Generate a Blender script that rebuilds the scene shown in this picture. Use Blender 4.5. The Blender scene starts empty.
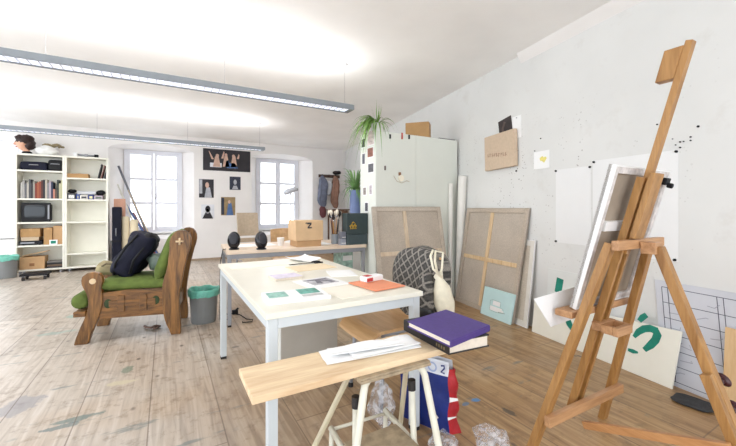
import bpy, bmesh, math, random
from mathutils import Vector, Matrix, Quaternion
from math import sin, cos, tan, pi, radians, atan2, sqrt, hypot
random.seed(7)
sc = bpy.context.scene
COL = sc.collection

# ------------------------------------------------------------------ camera survey of the room
YAW = radians(29.8); F = 353.0; H = 1.15; CX, CY = 368.0, 208.0
S_, C_ = sin(YAW), cos(YAW)
def at(u, v, d):
    r = (u-CX)/F*d
    return Vector((d*S_+r*C_, d*C_-r*S_, H-(v-CY)/F*d))
def FL(u, v, z=0.0): return at(u, v, F*(H-z)/(v-CY))
def WY(u, v, Y):
    k = (u-CX)/F; return at(u, v, Y/(C_-k*S_))
def WX(u, v, X):
    k = (u-CX)/F; return at(u, v, X/(S_+k*C_))
def WR(u, v, off=0.0):
    k = (u-CX)/F; return at(u, v, (2.70-off)/((S_+k*C_)-.1745*(C_-k*S_)))
def xr(Y): return 2.70+.1745*Y                      # right wall
CEIL = 2.69
V = Vector

# ------------------------------------------------------------------ materials
MATS = {}
def nodes(name):
    m = bpy.data.materials.new(name); m.use_nodes = True
    nt = m.node_tree; b = nt.nodes['Principled BSDF']
    return m, nt, b
def N(nt, t, **kw):
    n = nt.nodes.new(t)
    for k, v in kw.items():
        if k.startswith('i_'): n.inputs[k[2:].replace('_', ' ')].default_value = v
        else: setattr(n, k, v)
    return n
def L(nt, a, b): nt.links.new(a, b)
def s2l(c):
    return tuple(((x/255)/12.92 if x/255 <= .04045 else ((x/255+.055)/1.055)**2.4) for x in c[:3])+(1.0,)
def ramp(nt, stops, interp='LINEAR'):
    r = N(nt, 'ShaderNodeValToRGB'); cr = r.color_ramp; cr.interpolation = interp
    while len(cr.elements) < len(stops): cr.elements.new(.5)
    for e, (p, c) in zip(cr.elements, stops): e.position = p; e.color = c
    return r
def mixc(nt, fac, a, b, mode='MIX'):
    m = N(nt, 'ShaderNodeMix', data_type='RGBA', blend_type=mode)
    for sock, val in ((m.inputs[0], fac), (m.inputs[6], a), (m.inputs[7], b)):
        if hasattr(val, 'is_linked'): L(nt, val, sock)
        else: sock.default_value = val
    return m.outputs[2]
def bump(nt, b, src, strength=.2, dist=.01):
    n = N(nt, 'ShaderNodeBump'); n.inputs['Strength'].default_value = strength; n.inputs['Distance'].default_value = dist
    L(nt, src, n.inputs['Height']); L(nt, n.outputs[0], b.inputs['Normal'])

def plain(name, rgb, rough=.6, var=.08, scale=8, metal=0, spec=None, bmp=0):
    if name in MATS: return MATS[name]
    m, nt, b = nodes(name)
    tc = N(nt, 'ShaderNodeTexCoord'); n = N(nt, 'ShaderNodeTexNoise', i_Scale=scale, i_Detail=4.0)
    L(nt, tc.outputs['Object'], n.inputs['Vector'])
    c = s2l(rgb); lo = tuple(x*(1-var) for x in c[:3])+(1,); hi = tuple(min(1, x*(1+var)) for x in c[:3])+(1,)
    r = ramp(nt, [(.3, lo), (.7, hi)]); L(nt, n.outputs[0], r.inputs[0]); L(nt, r.outputs[0], b.inputs['Base Color'])
    b.inputs['Roughness'].default_value = rough; b.inputs['Metallic'].default_value = metal
    if spec is not None: b.inputs['Specular IOR Level'].default_value = spec
    if bmp: bump(nt, b, n.outputs[0], bmp, .02)
    MATS[name] = m; return m

def wood(name, dark, light, axis='Z', scale=6, stretch=14, rough=.45, ringy=.5):
    if name in MATS: return MATS[name]
    m, nt, b = nodes(name)
    tc = N(nt, 'ShaderNodeTexCoord'); mp = N(nt, 'ShaderNodeMapping')
    s = {'X': (1, stretch, stretch), 'Y': (stretch, 1, stretch), 'Z': (stretch, stretch, 1)}[axis]
    mp.inputs['Scale'].default_value = s
    L(nt, tc.outputs['Object'], mp.inputs['Vector'])
    n1 = N(nt, 'ShaderNodeTexNoise', i_Scale=scale*.5, i_Detail=6.0, i_Distortion=ringy); L(nt, mp.outputs[0], n1.inputs['Vector'])
    n2 = N(nt, 'ShaderNodeTexNoise', i_Scale=scale*3.0, i_Detail=3.0); L(nt, mp.outputs[0], n2.inputs['Vector'])
    mx = N(nt, 'ShaderNodeMath', operation='MULTIPLY_ADD'); mx.inputs[1].default_value = .35
    L(nt, n2.outputs[0], mx.inputs[0]); L(nt, n1.outputs[0], mx.inputs[2])
    r = ramp(nt, [(.42, s2l(dark)), (.85, s2l(light))]); L(nt, mx.outputs[0], r.inputs[0])
    L(nt, r.outputs[0], b.inputs['Base Color']); b.inputs['Roughness'].default_value = rough
    bump(nt, b, mx.outputs[0], .12, .004)
    MATS[name] = m; return m

def linen(name, rgb, var=.12):
    m, nt, b = nodes(name)
    tc = N(nt, 'ShaderNodeTexCoord')
    n = N(nt, 'ShaderNodeTexNoise', i_Scale=90.0, i_Detail=3.0); L(nt, tc.outputs['Object'], n.inputs['Vector'])
    n2 = N(nt, 'ShaderNodeTexNoise', i_Scale=4.0, i_Detail=4.0); L(nt, tc.outputs['Object'], n2.inputs['Vector'])
    c = s2l(rgb)
    r = ramp(nt, [(.3, tuple(x*(1-var) for x in c[:3])+(1,)), (.7, tuple(x*(1+var) for x in c[:3])+(1,))]); L(nt, n.outputs[0], r.inputs[0])
    r2 = ramp(nt, [(.3, (.85, .84, .83, 1)), (.7, (1, 1, 1, 1))]); L(nt, n2.outputs[0], r2.inputs[0])
    L(nt, mixc(nt, 1.0, r.outputs[0], r2.outputs[0], 'MULTIPLY'), b.inputs['Base Color'])
    b.inputs['Roughness'].default_value = .9; bump(nt, b, n.outputs[0], .2, .002)
    MATS[name] = m; return m

def mat_floor():
    m, nt, b = nodes('old_floorboards')
    tc = N(nt, 'ShaderNodeTexCoord')
    mp = N(nt, 'ShaderNodeMapping'); mp.inputs['Rotation'].default_value = (0, 0, radians(90)); mp.inputs['Location'].default_value = (.7, .08, 0)
    L(nt, tc.outputs['Object'], mp.inputs['Vector'])
    br = N(nt, 'ShaderNodeTexBrick', offset=.37, i_Scale=1.0)
    br.inputs['Brick Width'].default_value = 3.1; br.inputs['Row Height'].default_value = .345; br.inputs['Mortar Size'].default_value = .0035
    br.inputs['Mortar Smooth'].default_value = .1; br.inputs['Bias'].default_value = 0
    br.inputs['Color1'].default_value = (.0, .0, .0, 1); br.inputs['Color2'].default_value = (1, 1, 1, 1); br.inputs['Mortar'].default_value = (.5, .5, .5, 1)
    L(nt, mp.outputs[0], br.inputs['Vector'])
    # grain along Y
    mg = N(nt, 'ShaderNodeMapping'); mg.inputs['Scale'].default_value = (16, 1.1, 1); L(nt, tc.outputs['Object'], mg.inputs['Vector'])
    g1 = N(nt, 'ShaderNodeTexNoise', i_Scale=1.6, i_Detail=8.0, i_Distortion=1.2); L(nt, mg.outputs[0], g1.inputs['Vector'])
    # worn pale areas (large) : paler towards the left and the far end
    w = N(nt, 'ShaderNodeTexNoise', i_Scale=.9, i_Detail=5.0); L(nt, tc.outputs['Object'], w.inputs['Vector'])
    sep = N(nt, 'ShaderNodeSeparateXYZ'); L(nt, tc.outputs['Object'], sep.inputs[0])
    gx = N(nt, 'ShaderNodeMath', operation='MULTIPLY_ADD'); gx.inputs[1].default_value = -.22; gx.inputs[2].default_value = .28
    L(nt, sep.outputs[0], gx.inputs[0])
    gy = N(nt, 'ShaderNodeMath', operation='MULTIPLY_ADD'); gy.inputs[1].default_value = .035
    L(nt, sep.outputs[1], gy.inputs[0]); L(nt, gx.outputs[0], gy.inputs[2])
    ws = N(nt, 'ShaderNodeMath', operation='MULTIPLY_ADD'); ws.inputs[1].default_value = 1.1; L(nt, w.outputs[0], ws.inputs[0]); L(nt, gy.outputs[0], ws.inputs[2])
    wr_ = ramp(nt, [(.5, (0, 0, 0, 1)), (1.0, (1, 1, 1, 1))]); L(nt, ws.outputs[0], wr_.inputs[0])
    brown = ramp(nt, [(.25, s2l((136, 102, 66))), (.5, s2l((176, 141, 99))), (.75, s2l((200, 168, 125)))]); L(nt, g1.outputs[0], brown.inputs[0])
    pale = ramp(nt, [(.25, s2l((164, 153, 142))), (.5, s2l((192, 181, 169))), (.75, s2l((208, 200, 192)))]); L(nt, g1.outputs[0], pale.inputs[0])
    c = mixc(nt, wr_.outputs[0], brown.outputs[0], pale.outputs[0])
    tone = ramp(nt, [(0, (.80, .78, .76, 1)), (1, (1.04, 1.03, 1.02, 1))]); L(nt, br.outputs['Color'], tone.inputs[0])
    c = mixc(nt, 1.0, c, tone.outputs[0], 'MULTIPLY')
    # scuffs and grime
    sg = N(nt, 'ShaderNodeMapping'); sg.inputs['Scale'].default_value = (1, 1, 1); L(nt, tc.outputs['Object'], sg.inputs['Vector'])
    s1 = N(nt, 'ShaderNodeTexNoise', i_Scale=9.0, i_Detail=7.0, i_Roughness=.72); L(nt, sg.outputs[0], s1.inputs['Vector'])
    sr = ramp(nt, [(.53, (0, 0, 0, 1)), (.72, (.7, .7, .7, 1))]); L(nt, s1.outputs[0], sr.inputs[0])
    c = mixc(nt, sr.outputs[0], c, s2l((112, 90, 68)))
    # knots and nail dots
    vo = N(nt, 'ShaderNodeTexVoronoi', i_Scale=7.5, i_Randomness=1.0)
    mv = N(nt, 'ShaderNodeMapping'); mv.inputs['Scale'].default_value = (1, .62, 1); L(nt, tc.outputs['Object'], mv.inputs['Vector']); L(nt, mv.outputs[0], vo.inputs['Vector'])
    vr = ramp(nt, [(.06, (1, 1, 1, 1)), (.14, (0, 0, 0, 1))]); L(nt, vo.outputs['Distance'], vr.inputs[0])
    sepc = N(nt, 'ShaderNodeSeparateColor'); L(nt, vo.outputs['Color'], sepc.inputs[0])
    gate = N(nt, 'ShaderNodeMath', operation='GREATER_THAN'); gate.inputs[1].default_value = .5; L(nt, sepc.outputs[0], gate.inputs[0])
    km = N(nt, 'ShaderNodeMath', operation='MULTIPLY'); L(nt, vr.outputs[0], km.inputs[0]); L(nt, gate.outputs[0], km.inputs[1])
    km2 = N(nt, 'ShaderNodeMath', operation='MULTIPLY'); km2.inputs[1].default_value = .75; L(nt, km.outputs[0], km2.inputs[0])
    c = mixc(nt, km2.outputs[0], c, s2l((74, 60, 52)))
    # long brush-like dark and teal paint smears
    ms = N(nt, 'ShaderNodeMapping'); ms.inputs['Scale'].default_value = (1.2, 4.0, 1); ms.inputs['Rotation'].default_value = (0, 0, radians(20)); L(nt, tc.outputs['Object'], ms.inputs['Vector'])
    p1 = N(nt, 'ShaderNodeTexNoise', i_Scale=2.1, i_Detail=4.0, i_Roughness=.6); L(nt, ms.outputs[0], p1.inputs['Vector'])
    pr = ramp(nt, [(.62, (0, 0, 0, 1)), (.68, (.6, .6, .6, 1))]); L(nt, p1.outputs[0], pr.inputs[0])
    c = mixc(nt, pr.outputs[0], c, s2l((96, 112, 114)))
    # paint spots with positions of their own
    def spot(c, x, y, rx, ry, col, amt=.85):
        mpp = N(nt, 'ShaderNodeMapping', vector_type='POINT'); mpp.inputs['Location'].default_value = (-x/rx, -y/ry, 0); mpp.inputs['Scale'].default_value = (1/rx, 1/ry, 0)
        L(nt, tc.outputs['Object'], mpp.inputs['Vector'])
        ln = N(nt, 'ShaderNodeVectorMath', operation='LENGTH'); L(nt, mpp.outputs[0], ln.inputs[0])
        ad = N(nt, 'ShaderNodeMath', operation='MULTIPLY_ADD'); ad.inputs[1].default_value = 2.4; L(nt, s1.outputs[0], ad.inputs[0]); L(nt, ln.outputs['Value'], ad.inputs[2])
        rr = ramp(nt, [(.0, (amt, amt, amt, 1)), (.9, (amt, amt, amt, 1)), (1.0, (0, 0, 0, 1))])
        sc_ = N(nt, 'ShaderNodeMath', operation='MULTIPLY'); sc_.inputs[1].default_value = .5; L(nt, ad.outputs[0], sc_.inputs[0])
        L(nt, sc_.outputs[0], rr.inputs[0])
        return mixc(nt, rr.outputs[0], c, s2l(col))
    for (u, v, rx, ry, col, amt) in ((476, 400, .045, .035, (70, 140, 200), .9), (466, 404, .03, .02, (90, 130, 170), .8),
            (85, 315, .26, .10, (90, 160, 150), .55), (55, 333, .2, .06, (110, 170, 165), .4), (75, 419, .16, .04, (70, 105, 105), .7),
            (60, 427, .1, .03, (70, 100, 105), .7), (127, 370, .05, .10, (80, 110, 90), .6), (120, 383, .1, .04, (200, 190, 160), .7),
            (509, 412, .03, .06, (60, 58, 55), .7), (20, 405, .12, .16, (130, 130, 140), .6), (235, 347, .05, .03, (70, 70, 75), .7)):
        p = FL(u, v); c = spot(c, p.x, p.y, rx, ry, col, amt)
    # joints between boards
    jf = N(nt, 'ShaderNodeMath', operation='MULTIPLY'); jf.inputs[1].default_value = .6; L(nt, br.outputs['Fac'], jf.inputs[0])
    c = mixc(nt, jf.outputs[0], c, s2l((92, 72, 58)))
    L(nt, c, b.inputs['Base Color'])
    rr = ramp(nt, [(.3, (.26, .26, .26, 1)), (.7, (.46, .46, .46, 1))]); L(nt, s1.outputs[0], rr.inputs[0]); L(nt, rr.outputs[0], b.inputs['Roughness'])
    b.inputs['Specular IOR Level'].default_value = .5
    bump(nt, b, g1.outputs[0], .15, .004)
    return m

def mat_wall(name, rgb, marks=False):
    m, nt, b = nodes(name)
    tc = N(nt, 'ShaderNodeTexCoord')
    n = N(nt, 'ShaderNodeTexNoise', i_Scale=1.3, i_Detail=6.0); L(nt, tc.outputs['Object'], n.inputs['Vector'])
    c0 = s2l(rgb)
    r = ramp(nt, [(.3, tuple(x*.93 for x in c0[:3])+(1,)), (.7, tuple(min(1, x*1.03) for x in c0[:3])+(1,))]); L(nt, n.outputs[0], r.inputs[0])
    c = r.outputs[0]
    n2 = N(nt, 'ShaderNodeTexNoise', i_Scale=26.0, i_Detail=6.0); L(nt, tc.outputs['Object'], n2.inputs['Vector'])
    if marks:
        # scuffs, pin holes and paint flecks in the working zone of the wall
        sep = N(nt, 'ShaderNodeSeparateXYZ'); L(nt, tc.outputs['Object'], sep.inputs[0])
        zr = ramp(nt, [(.0, (0, 0, 0, 1)), (.38, (.6, .6, .6, 1)), (.55, (1, 1, 1, 1)), (.72, (.5, .5, .5, 1)), (.8, (0, 0, 0, 1))])
        zs = N(nt, 'ShaderNodeMath', operation='DIVIDE'); zs.inputs[1].default_value = 2.69; L(nt, sep.outputs[2], zs.inputs[0]); L(nt, zs.outputs[0], zr.inputs[0])
        pn = N(nt, 'ShaderNodeTexNoise', i_Scale=2.2, i_Detail=3.0); L(nt, tc.outputs['Object'], pn.inputs['Vector'])
        pr = ramp(nt, [(.45, (0, 0, 0, 1)), (.62, (1, 1, 1, 1))]); L(nt, pn.outputs[0], pr.inputs[0])
        for scl, thr, gt, col in ((17.0, .13, .6, (128, 122, 116)), (38.0, .22, .65, (150, 144, 138))):
            vo = N(nt, 'ShaderNodeTexVoronoi', i_Scale=scl); L(nt, tc.outputs['Object'], vo.inputs['Vector'])
            vr = ramp(nt, [(thr*.7, (1, 1, 1, 1)), (thr, (0, 0, 0, 1))]); L(nt, vo.outputs['Distance'], vr.inputs[0])
            sp = N(nt, 'ShaderNodeSeparateColor'); L(nt, vo.outputs['Color'], sp.inputs[0])
            g = N(nt, 'ShaderNodeMath', operation='GREATER_THAN'); g.inputs[1].default_value = gt; L(nt, sp.outputs[0], g.inputs[0])
            a = N(nt, 'ShaderNodeMath', operation='MULTIPLY'); L(nt, vr.outputs[0], a.inputs[0]); L(nt, g.outputs[0], a.inputs[1])
            a2 = N(nt, 'ShaderNodeMath', operation='MULTIPLY'); L(nt, a.outputs[0], a2.inputs[0]); L(nt, zr.outputs[0], a2.inputs[1])
            a3 = N(nt, 'ShaderNodeMath', operation='MULTIPLY'); L(nt, a2.outputs[0], a3.inputs[0]); L(nt, pr.outputs[0], a3.inputs[1])
            c = mixc(nt, a3.outputs[0], c, s2l(col))
        sm = N(nt, 'ShaderNodeTexNoise', i_Scale=3.5, i_Detail=8.0, i_Roughness=.65); L(nt, tc.outputs['Object'], sm.inputs['Vector'])
        s2 = ramp(nt, [(.58, (0, 0, 0, 1)), (.75, (.35, .35, .35, 1))]); L(nt, sm.outputs[0], s2.inputs[0])
        c = mixc(nt, s2.outputs[0], c, s2l((196, 190, 182)))
    L(nt, c, b.inputs['Base Color']); b.inputs['Roughness'].default_value = .85
    bump(nt, b, n2.outputs[0], .08, .004)
    MATS[name] = m; return m

def mat_plaid():
    m, nt, b = nodes('grey_plaid_wool')
    tc = N(nt, 'ShaderNodeTexCoord'); mp = N(nt, 'ShaderNodeMapping'); mp.inputs['Rotation'].default_value = (radians(38), 0, 0); L(nt, tc.outputs['Object'], mp.inputs['Vector'])
    sep = N(nt, 'ShaderNodeSeparateXYZ'); L(nt, mp.outputs[0], sep.inputs[0])
    outs = []
    for o in (sep.outputs[1], sep.outputs[2]):
        k = N(nt, 'ShaderNodeMath', operation='MULTIPLY'); k.inputs[1].default_value = 2*pi/.05; L(nt, o, k.inputs[0])
        s = N(nt, 'ShaderNodeMath', operation='SINE'); L(nt, k.outputs[0], s.inputs[0])
        r = ramp(nt, [(.0, (.22, .22, .22, 1)), (.35, (.02, .02, .02, 1)), (.80, (.06, .06, .06, 1)), (.93, (.8, .8, .8, 1)), (1, (.9, .9, .9, 1))])
        h = N(nt, 'ShaderNodeMath', operation='MULTIPLY_ADD'); h.inputs[1].default_value = .5; h.inputs[2].default_value = .5; L(nt, s.outputs[0], h.inputs[0]); L(nt, h.outputs[0], r.inputs[0])
        outs.append(r.outputs[0])
    c = mixc(nt, 1.0, outs[0], outs[1], 'LIGHTEN')
    rr = ramp(nt, [(.02, s2l((62, 60, 59))), (.3, s2l((88, 85, 82))), (.9, s2l((146, 140, 132)))]); L(nt, c, rr.inputs[0])
    n = N(nt, 'ShaderNodeTexNoise', i_Scale=140.0, i_Detail=2.0); L(nt, tc.outputs['Object'], n.inputs['Vector'])
    nr = ramp(nt, [(.3, (.6, .6, .6, 1)), (.7, (1.1, 1.1, 1.1, 1))]); L(nt, n.outputs[0], nr.inputs[0])
    L(nt, mixc(nt, 1.0, rr.outputs[0], nr.outputs[0], 'MULTIPLY'), b.inputs['Base Color']); b.inputs['Roughness'].default_value = .95
    bump(nt, b, n.outputs[0], .3, .003)
    return m

def mat_glass(name, tint=(1, 1, 1), gloss=.06, rough=.02):
    m = bpy.data.materials.new(name); m.use_nodes = True; nt = m.node_tree; nt.nodes.clear()
    o = N(nt, 'ShaderNodeOutputMaterial'); t = N(nt, 'ShaderNodeBsdfTransparent'); t.inputs[0].default_value = tint+(1,)
    g = N(nt, 'ShaderNodeBsdfGlossy'); g.inputs['Roughness'].default_value = rough
    mx = N(nt, 'ShaderNodeMixShader'); mx.inputs[0].default_value = gloss
    L(nt, t.outputs[0], mx.inputs[1]); L(nt, g.outputs[0], mx.inputs[2]); L(nt, mx.outputs[0], o.inputs[0]); return m
def mat_film(name):
    m = bpy.data.materials.new(name); m.use_nodes = True; nt = m.node_tree; nt.nodes.clear()
    o = N(nt, 'ShaderNodeOutputMaterial'); t = N(nt, 'ShaderNodeBsdfTransparent'); t.inputs[0].default_value = (.97, .97, .98, 1)
    g = N(nt, 'ShaderNodeBsdfPrincipled'); g.inputs['Base Color'].default_value = (.85, .85, .88, 1); g.inputs['Roughness'].default_value = .15
    tc = N(nt, 'ShaderNodeTexCoord'); n = N(nt, 'ShaderNodeTexNoise', i_Scale=30.0, i_Detail=4.0); L(nt, tc.outputs['Object'], n.inputs['Vector'])
    r = ramp(nt, [(.42, (.08, .08, .08, 1)), (.66, (.5, .5, .5, 1))]); L(nt, n.outputs[0], r.inputs[0])
    mx = N(nt, 'ShaderNodeMixShader'); L(nt, r.outputs[0], mx.inputs[0])
    L(nt, t.outputs[0], mx.inputs[1]); L(nt, g.outputs[0], mx.inputs[2]); L(nt, mx.outputs[0], o.inputs[0]); return m
def mat_emit(name, rgb, strength):
    m, nt, b = nodes(name); b.inputs['Base Color'].default_value = s2l(rgb); b.inputs['Emission Color'].default_value = s2l(rgb); b.inputs['Emission Strength'].default_value = strength; return m

M_floor = mat_floor()
M_wall = mat_wall('white_plaster', (242, 239, 237))
M_wallm = mat_wall('marked_white_plaster', (226, 226, 224), True)
M_ceil = mat_wall('ceiling_plaster', (250, 249, 248))
M_white = plain('white_paint', (238, 238, 238), .4, .02)
M_frame = plain('window_frame_paint', (236, 238, 246), .45, .03)
M_glass = mat_glass('window_glass')
M_film = mat_film('clear_plastic_film')
M_alu = plain('grey_aluminium', (140, 146, 152), .42, .05, metal=.35)
M_chrome = plain('chrome', (200, 200, 205), .2, .03, metal=.9)
M_diff = mat_emit('lamp_louvre', (228, 234, 248), .75)
M_oak = wood('dark_oak', (52, 30, 11), (150, 104, 52), 'Z', 4, 8, .35, 1.2)
M_oakx = wood('dark_oak_rail', (50, 29, 11), (142, 97, 48), 'X', 4, 8, .35, 1.2)
M_beech = wood('easel_beech', (138, 94, 46), (182, 136, 80), 'Z', 5, 12, .42, .4)
M_beechx = wood('easel_beech_bar', (158, 112, 72), (200, 154, 112), 'X', 5, 12, .42, .4)
M_beechy = wood('easel_beech_strut', (164, 110, 64), (200, 148, 98), 'Y', 5, 12, .42, .4)
M_pine = wood('pale_pine', (206, 172, 128), (232, 206, 166), 'Z', 5, 12, .5, .4)
M_pinex = wood('pale_pine_bar', (204, 168, 120), (232, 206, 164), 'Y', 5, 12, .5, .4)
M_board = wood('raw_pine_board', (212, 176, 136), (242, 220, 184), 'X', 4, 10, .6, .9)
M_ply = wood('beech_plywood', (190, 146, 98), (220, 180, 134), 'Y', 3, 14, .3, .3)
M_melam = plain('cream_melamine_top', (238, 234, 220), .3, .02)
M_desk = wood('pale_birch_top', (222, 196, 170), (240, 222, 202), 'X', 3, 12, .4, .2)
M_steel = plain('pale_grey_steel', (206, 212, 216), .4, .03)
M_greysteel = plain('grey_steel_leg', (150, 152, 158), .4, .05)
M_shelf = plain('cream_bookcase_laminate', (236, 234, 222), .45, .02)
M_green = plain('olive_green_velvet', (90, 106, 46), .9, .22, 14, bmp=.3)
M_navy = plain('navy_nylon', (17, 19, 38), .65, .35, 9, spec=.25, bmp=.6)
M_black = plain('matte_black', (22, 22, 26), .6, .2, spec=.3)
M_gloss = plain('gloss_black', (22, 22, 28), .18, .1)
M_card = plain('cardboard', (194, 156, 114), .8, .08)
M_card2 = plain('pale_cardboard', (216, 182, 142), .8, .06)
M_kraft = plain('kraft_card', (178, 140, 94), .8, .08)
M_paper = plain('white_paper', (246, 246, 246), .7, .01)
M_linen = linen('raw_linen', (198, 186, 172))
M_linenw = linen('pale_linen', (212, 202, 186))
M_wardrobe = plain('cream_wardrobe_board', (226, 229, 221), .5, .02, 3)
M_binbag = plain('teal_bin_liner', (112, 190, 172), .35, .2, 20, bmp=.5)
M_bin = plain('grey_bin_plastic', (128, 130, 130), .45, .05)
M_teal = plain('teal_paint', (22, 132, 112), .6, .15, 20)
M_plaid = mat_plaid()
M_cream = plain('cream_cotton', (232, 224, 202), .9, .06, 30, bmp=.3)
M_purple = plain('purple_book_cloth', (78, 58, 130), .6, .08, 60)
M_blackbook = plain('black_book_leather', (32, 30, 32), .4, .15, 30)
M_pages = plain('cream_book_pages', (228, 216, 200), .8, .06, 60)
M_enamel = plain('chipped_white_enamel', (224, 220, 204), .4, .08, 12)
M_leaf = plain('spider_plant_leaf', (120, 160, 76), .5, .3, 10)
M_bluep = plain('blue_glaze', (112, 130, 176), .5, .12, 5)
M_rubber = plain('dark_rubber', (40, 36, 36), .6, .1)
M_knob = plain('maroon_plastic_knob', (64, 26, 32), .3, .1)
M_skin = plain('mannequin_skin', (222, 170, 142), .5, .05)
M_hair = plain('dark_brown_wig', (48, 28, 26), .6, .4, 40, bmp=.6)
M_lemon = plain('pale_blue_paint', (200, 230, 231), .6, .04)

# ------------------------------------------------------------------ mesh builder
class MB:
    def __init__(self): self.bm = bmesh.new()
    def face(self, vs):
        try: return self.bm.faces.new(vs)
        except ValueError: return None
    def box(self, x0, x1, y0, y1, z0, z1): return self.ob(V((x0, y0, z0)), V((x1-x0, 0, 0)), V((0, y1-y0, 0)), V((0, 0, z1-z0)))
    def ob(self, o, a, b, c):
        o, a, b, c = V(o), V(a), V(b), V(c)
        if a.cross(b).dot(c) < 0: a, b = b, a
        p = [self.bm.verts.new(o+q) for q in (V((0, 0, 0)), a, a+b, b, c, a+c, a+b+c, b+c)]
        for f in ((3, 2, 1, 0), (4, 5, 6, 7), (0, 1, 5, 4), (1, 2, 6, 5), (2, 3, 7, 6), (3, 0, 4, 7)): self.face([p[i] for i in f])
        return self
    def bar(self, p, q, w, t, side):                 # beam from p to q; w along side, t across
        p, q = V(p), V(q); d = (q-p).normalized(); s = V(side); s = (s-d*s.dot(d)).normalized(); n = d.cross(s)
        return self.ob(p-s*w/2-n*t/2, s*w, n*t, q-p)
    def tube(self, pts, r, n=10, cap=True):
        pts = [V(p) for p in pts]; m = len(pts); rs = r if isinstance(r, (list, tuple)) else [r]*m
        rings = []; up = None
        for i, p in enumerate(pts):
            d = (pts[min(i+1, m-1)]-pts[max(i-1, 0)]).normalized()
            if up is None: up = d.orthogonal().normalized()
            up = (up-d*up.dot(d)).normalized(); s = d.cross(up)
            rings.append([self.bm.verts.new(p+(up*cos(2*pi*k/n)+s*sin(2*pi*k/n))*rs[i]) for k in range(n)])
        for a, b in zip(rings, rings[1:]):
            for k in range(n): self.face([a[k], a[(k+1) % n], b[(k+1) % n], b[k]])
        if cap: self.face(rings[0][::-1]); self.face(rings[-1])
        return self
    def lathe(self, c, prof, n=24, sx=1, sy=1):
        c = V(c); rings = [[self.bm.verts.new(c+V((r*cos(2*pi*k/n)*sx, r*sin(2*pi*k/n)*sy, z))) for k in range(n)] for r, z in prof]
        for a, b in zip(rings, rings[1:]):
            for k in range(n): self.face([a[k], a[(k+1) % n], b[(k+1) % n], b[k]])
        self.face(rings[0][::-1]); self.face(rings[-1]); return self
    def prism(self, pts, ext):
        pts = [V(p) for p in pts]; ext = V(ext)
        nrm = V((0, 0, 0))
        for i in range(len(pts)): nrm += pts[i].cross(pts[(i+1) % len(pts)])
        if nrm.dot(ext) > 0: pts = pts[::-1]
        a = [self.bm.verts.new(p) for p in pts]; b = [self.bm.verts.new(p+ext) for p in pts]
        self.face(a); self.face(b[::-1]); n = len(a)
        for i in range(n): self.face([a[(i+1) % n], a[i], b[i], b[(i+1) % n]])
        return self
    def ell(self, c, r, rot=None, nu=20, nv=12, fn=None):
        c = V(c); rot = rot or Matrix.Identity(3); rings = []
        def pt(th, ph):
            p = V((sin(th)*cos(ph)*r[0], sin(th)*sin(ph)*r[1], cos(th)*r[2]))
            if fn: p = fn(p, th, ph)
            return self.bm.verts.new(c+rot @ p)
        top = pt(0, 0); bot = pt(pi, 0)
        for i in range(1, nv): rings.append([pt(pi*i/nv, 2*pi*k/nu) for k in range(nu)])
        for k in range(nu):
            self.face([top, rings[0][k], rings[0][(k+1) % nu]]); self.face([bot, rings[-1][(k+1) % nu], rings[-1][k]])
        for a, b in zip(rings, rings[1:]):
            for k in range(nu): self.face([a[k], b[k], b[(k+1) % nu], a[(k+1) % nu]])
        return self
    def sheet(self, fn, nu, nv, th=None):            # fn(s,t) in 0..1 -> point ; th = thickness vector
        g = [[self.bm.verts.new(V(fn(i/nu, j/nv))) for j in range(nv+1)] for i in range(nu+1)]
        for i in range(nu):
            for j in range(nv): self.face([g[i][j], g[i+1][j], g[i+1][j+1], g[i][j+1]])
        if th is not None:
            th = V(th); h = [[self.bm.verts.new(v.co+th) for v in row] for row in g]
            for i in range(nu):
                for j in range(nv): self.face([h[i][j+1], h[i+1][j+1], h[i+1][j], h[i][j]])
            for i in range(nu):
                self.face([g[i+1][0], g[i][0], h[i][0], h[i+1][0]]); self.face([g[i][nv], g[i+1][nv], h[i+1][nv], h[i][nv]])
            for j in range(nv):
                self.face([g[0][j], g[0][j+1], h[0][j+1], h[0][j]]); self.face([g[nu][j+1], g[nu][j], h[nu][j], h[nu][j+1]])
        return self
    def noise(self, amp, freq, seed=0):
        from mathutils import noise as nz
        o = V((seed*7.3, seed*3.1, seed*1.7))
        for v in self.bm.verts: v.co += nz.noise_vector(v.co*freq+o)*amp
        return self

PM = {}
def link(name, mb, mat, parent=None, bevel=0, smooth=False, sub=0, origin=None):
    bm = mb.bm; bmesh.ops.recalc_face_normals(bm, faces=bm.faces)
    if parent is not None: M = PM[parent.name]; Mi = M.inverted()
    else:
        xs = [v.co for v in bm.verts]
        lo = [min(p[i] for p in xs) for i in range(3)]; hi = [max(p[i] for p in xs) for i in range(3)]
        M = Matrix.Translation(origin if origin is not None else V(((lo[0]+hi[0])/2, (lo[1]+hi[1])/2, lo[2]))); Mi = M.inverted()
    for v in bm.verts: v.co = Mi @ v.co
    me = bpy.data.meshes.new(name); bm.to_mesh(me); bm.free()
    me.materials.append(mat)
    if smooth:
        for p in me.polygons: p.use_smooth = True
    o = bpy.data.objects.new(name, me); COL.objects.link(o)
    if parent is not None: o.parent = parent; PM[o.name] = M
    else: o.location = M.translation; PM[o.name] = M
    if bevel:
        md = o.modifiers.new('bevel', 'BEVEL'); md.width = bevel; md.segments = 2; md.limit_method = 'ANGLE'; md.angle_limit = radians(40)
    if sub:
        md = o.modifiers.new('subdivision', 'SUBSURF'); md.levels = sub; md.render_levels = sub
    return o
def tag(o, label, cat, group=None):
    o['label'] = label; o['category'] = cat
    if group: o['group'] = group
    return o
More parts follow.
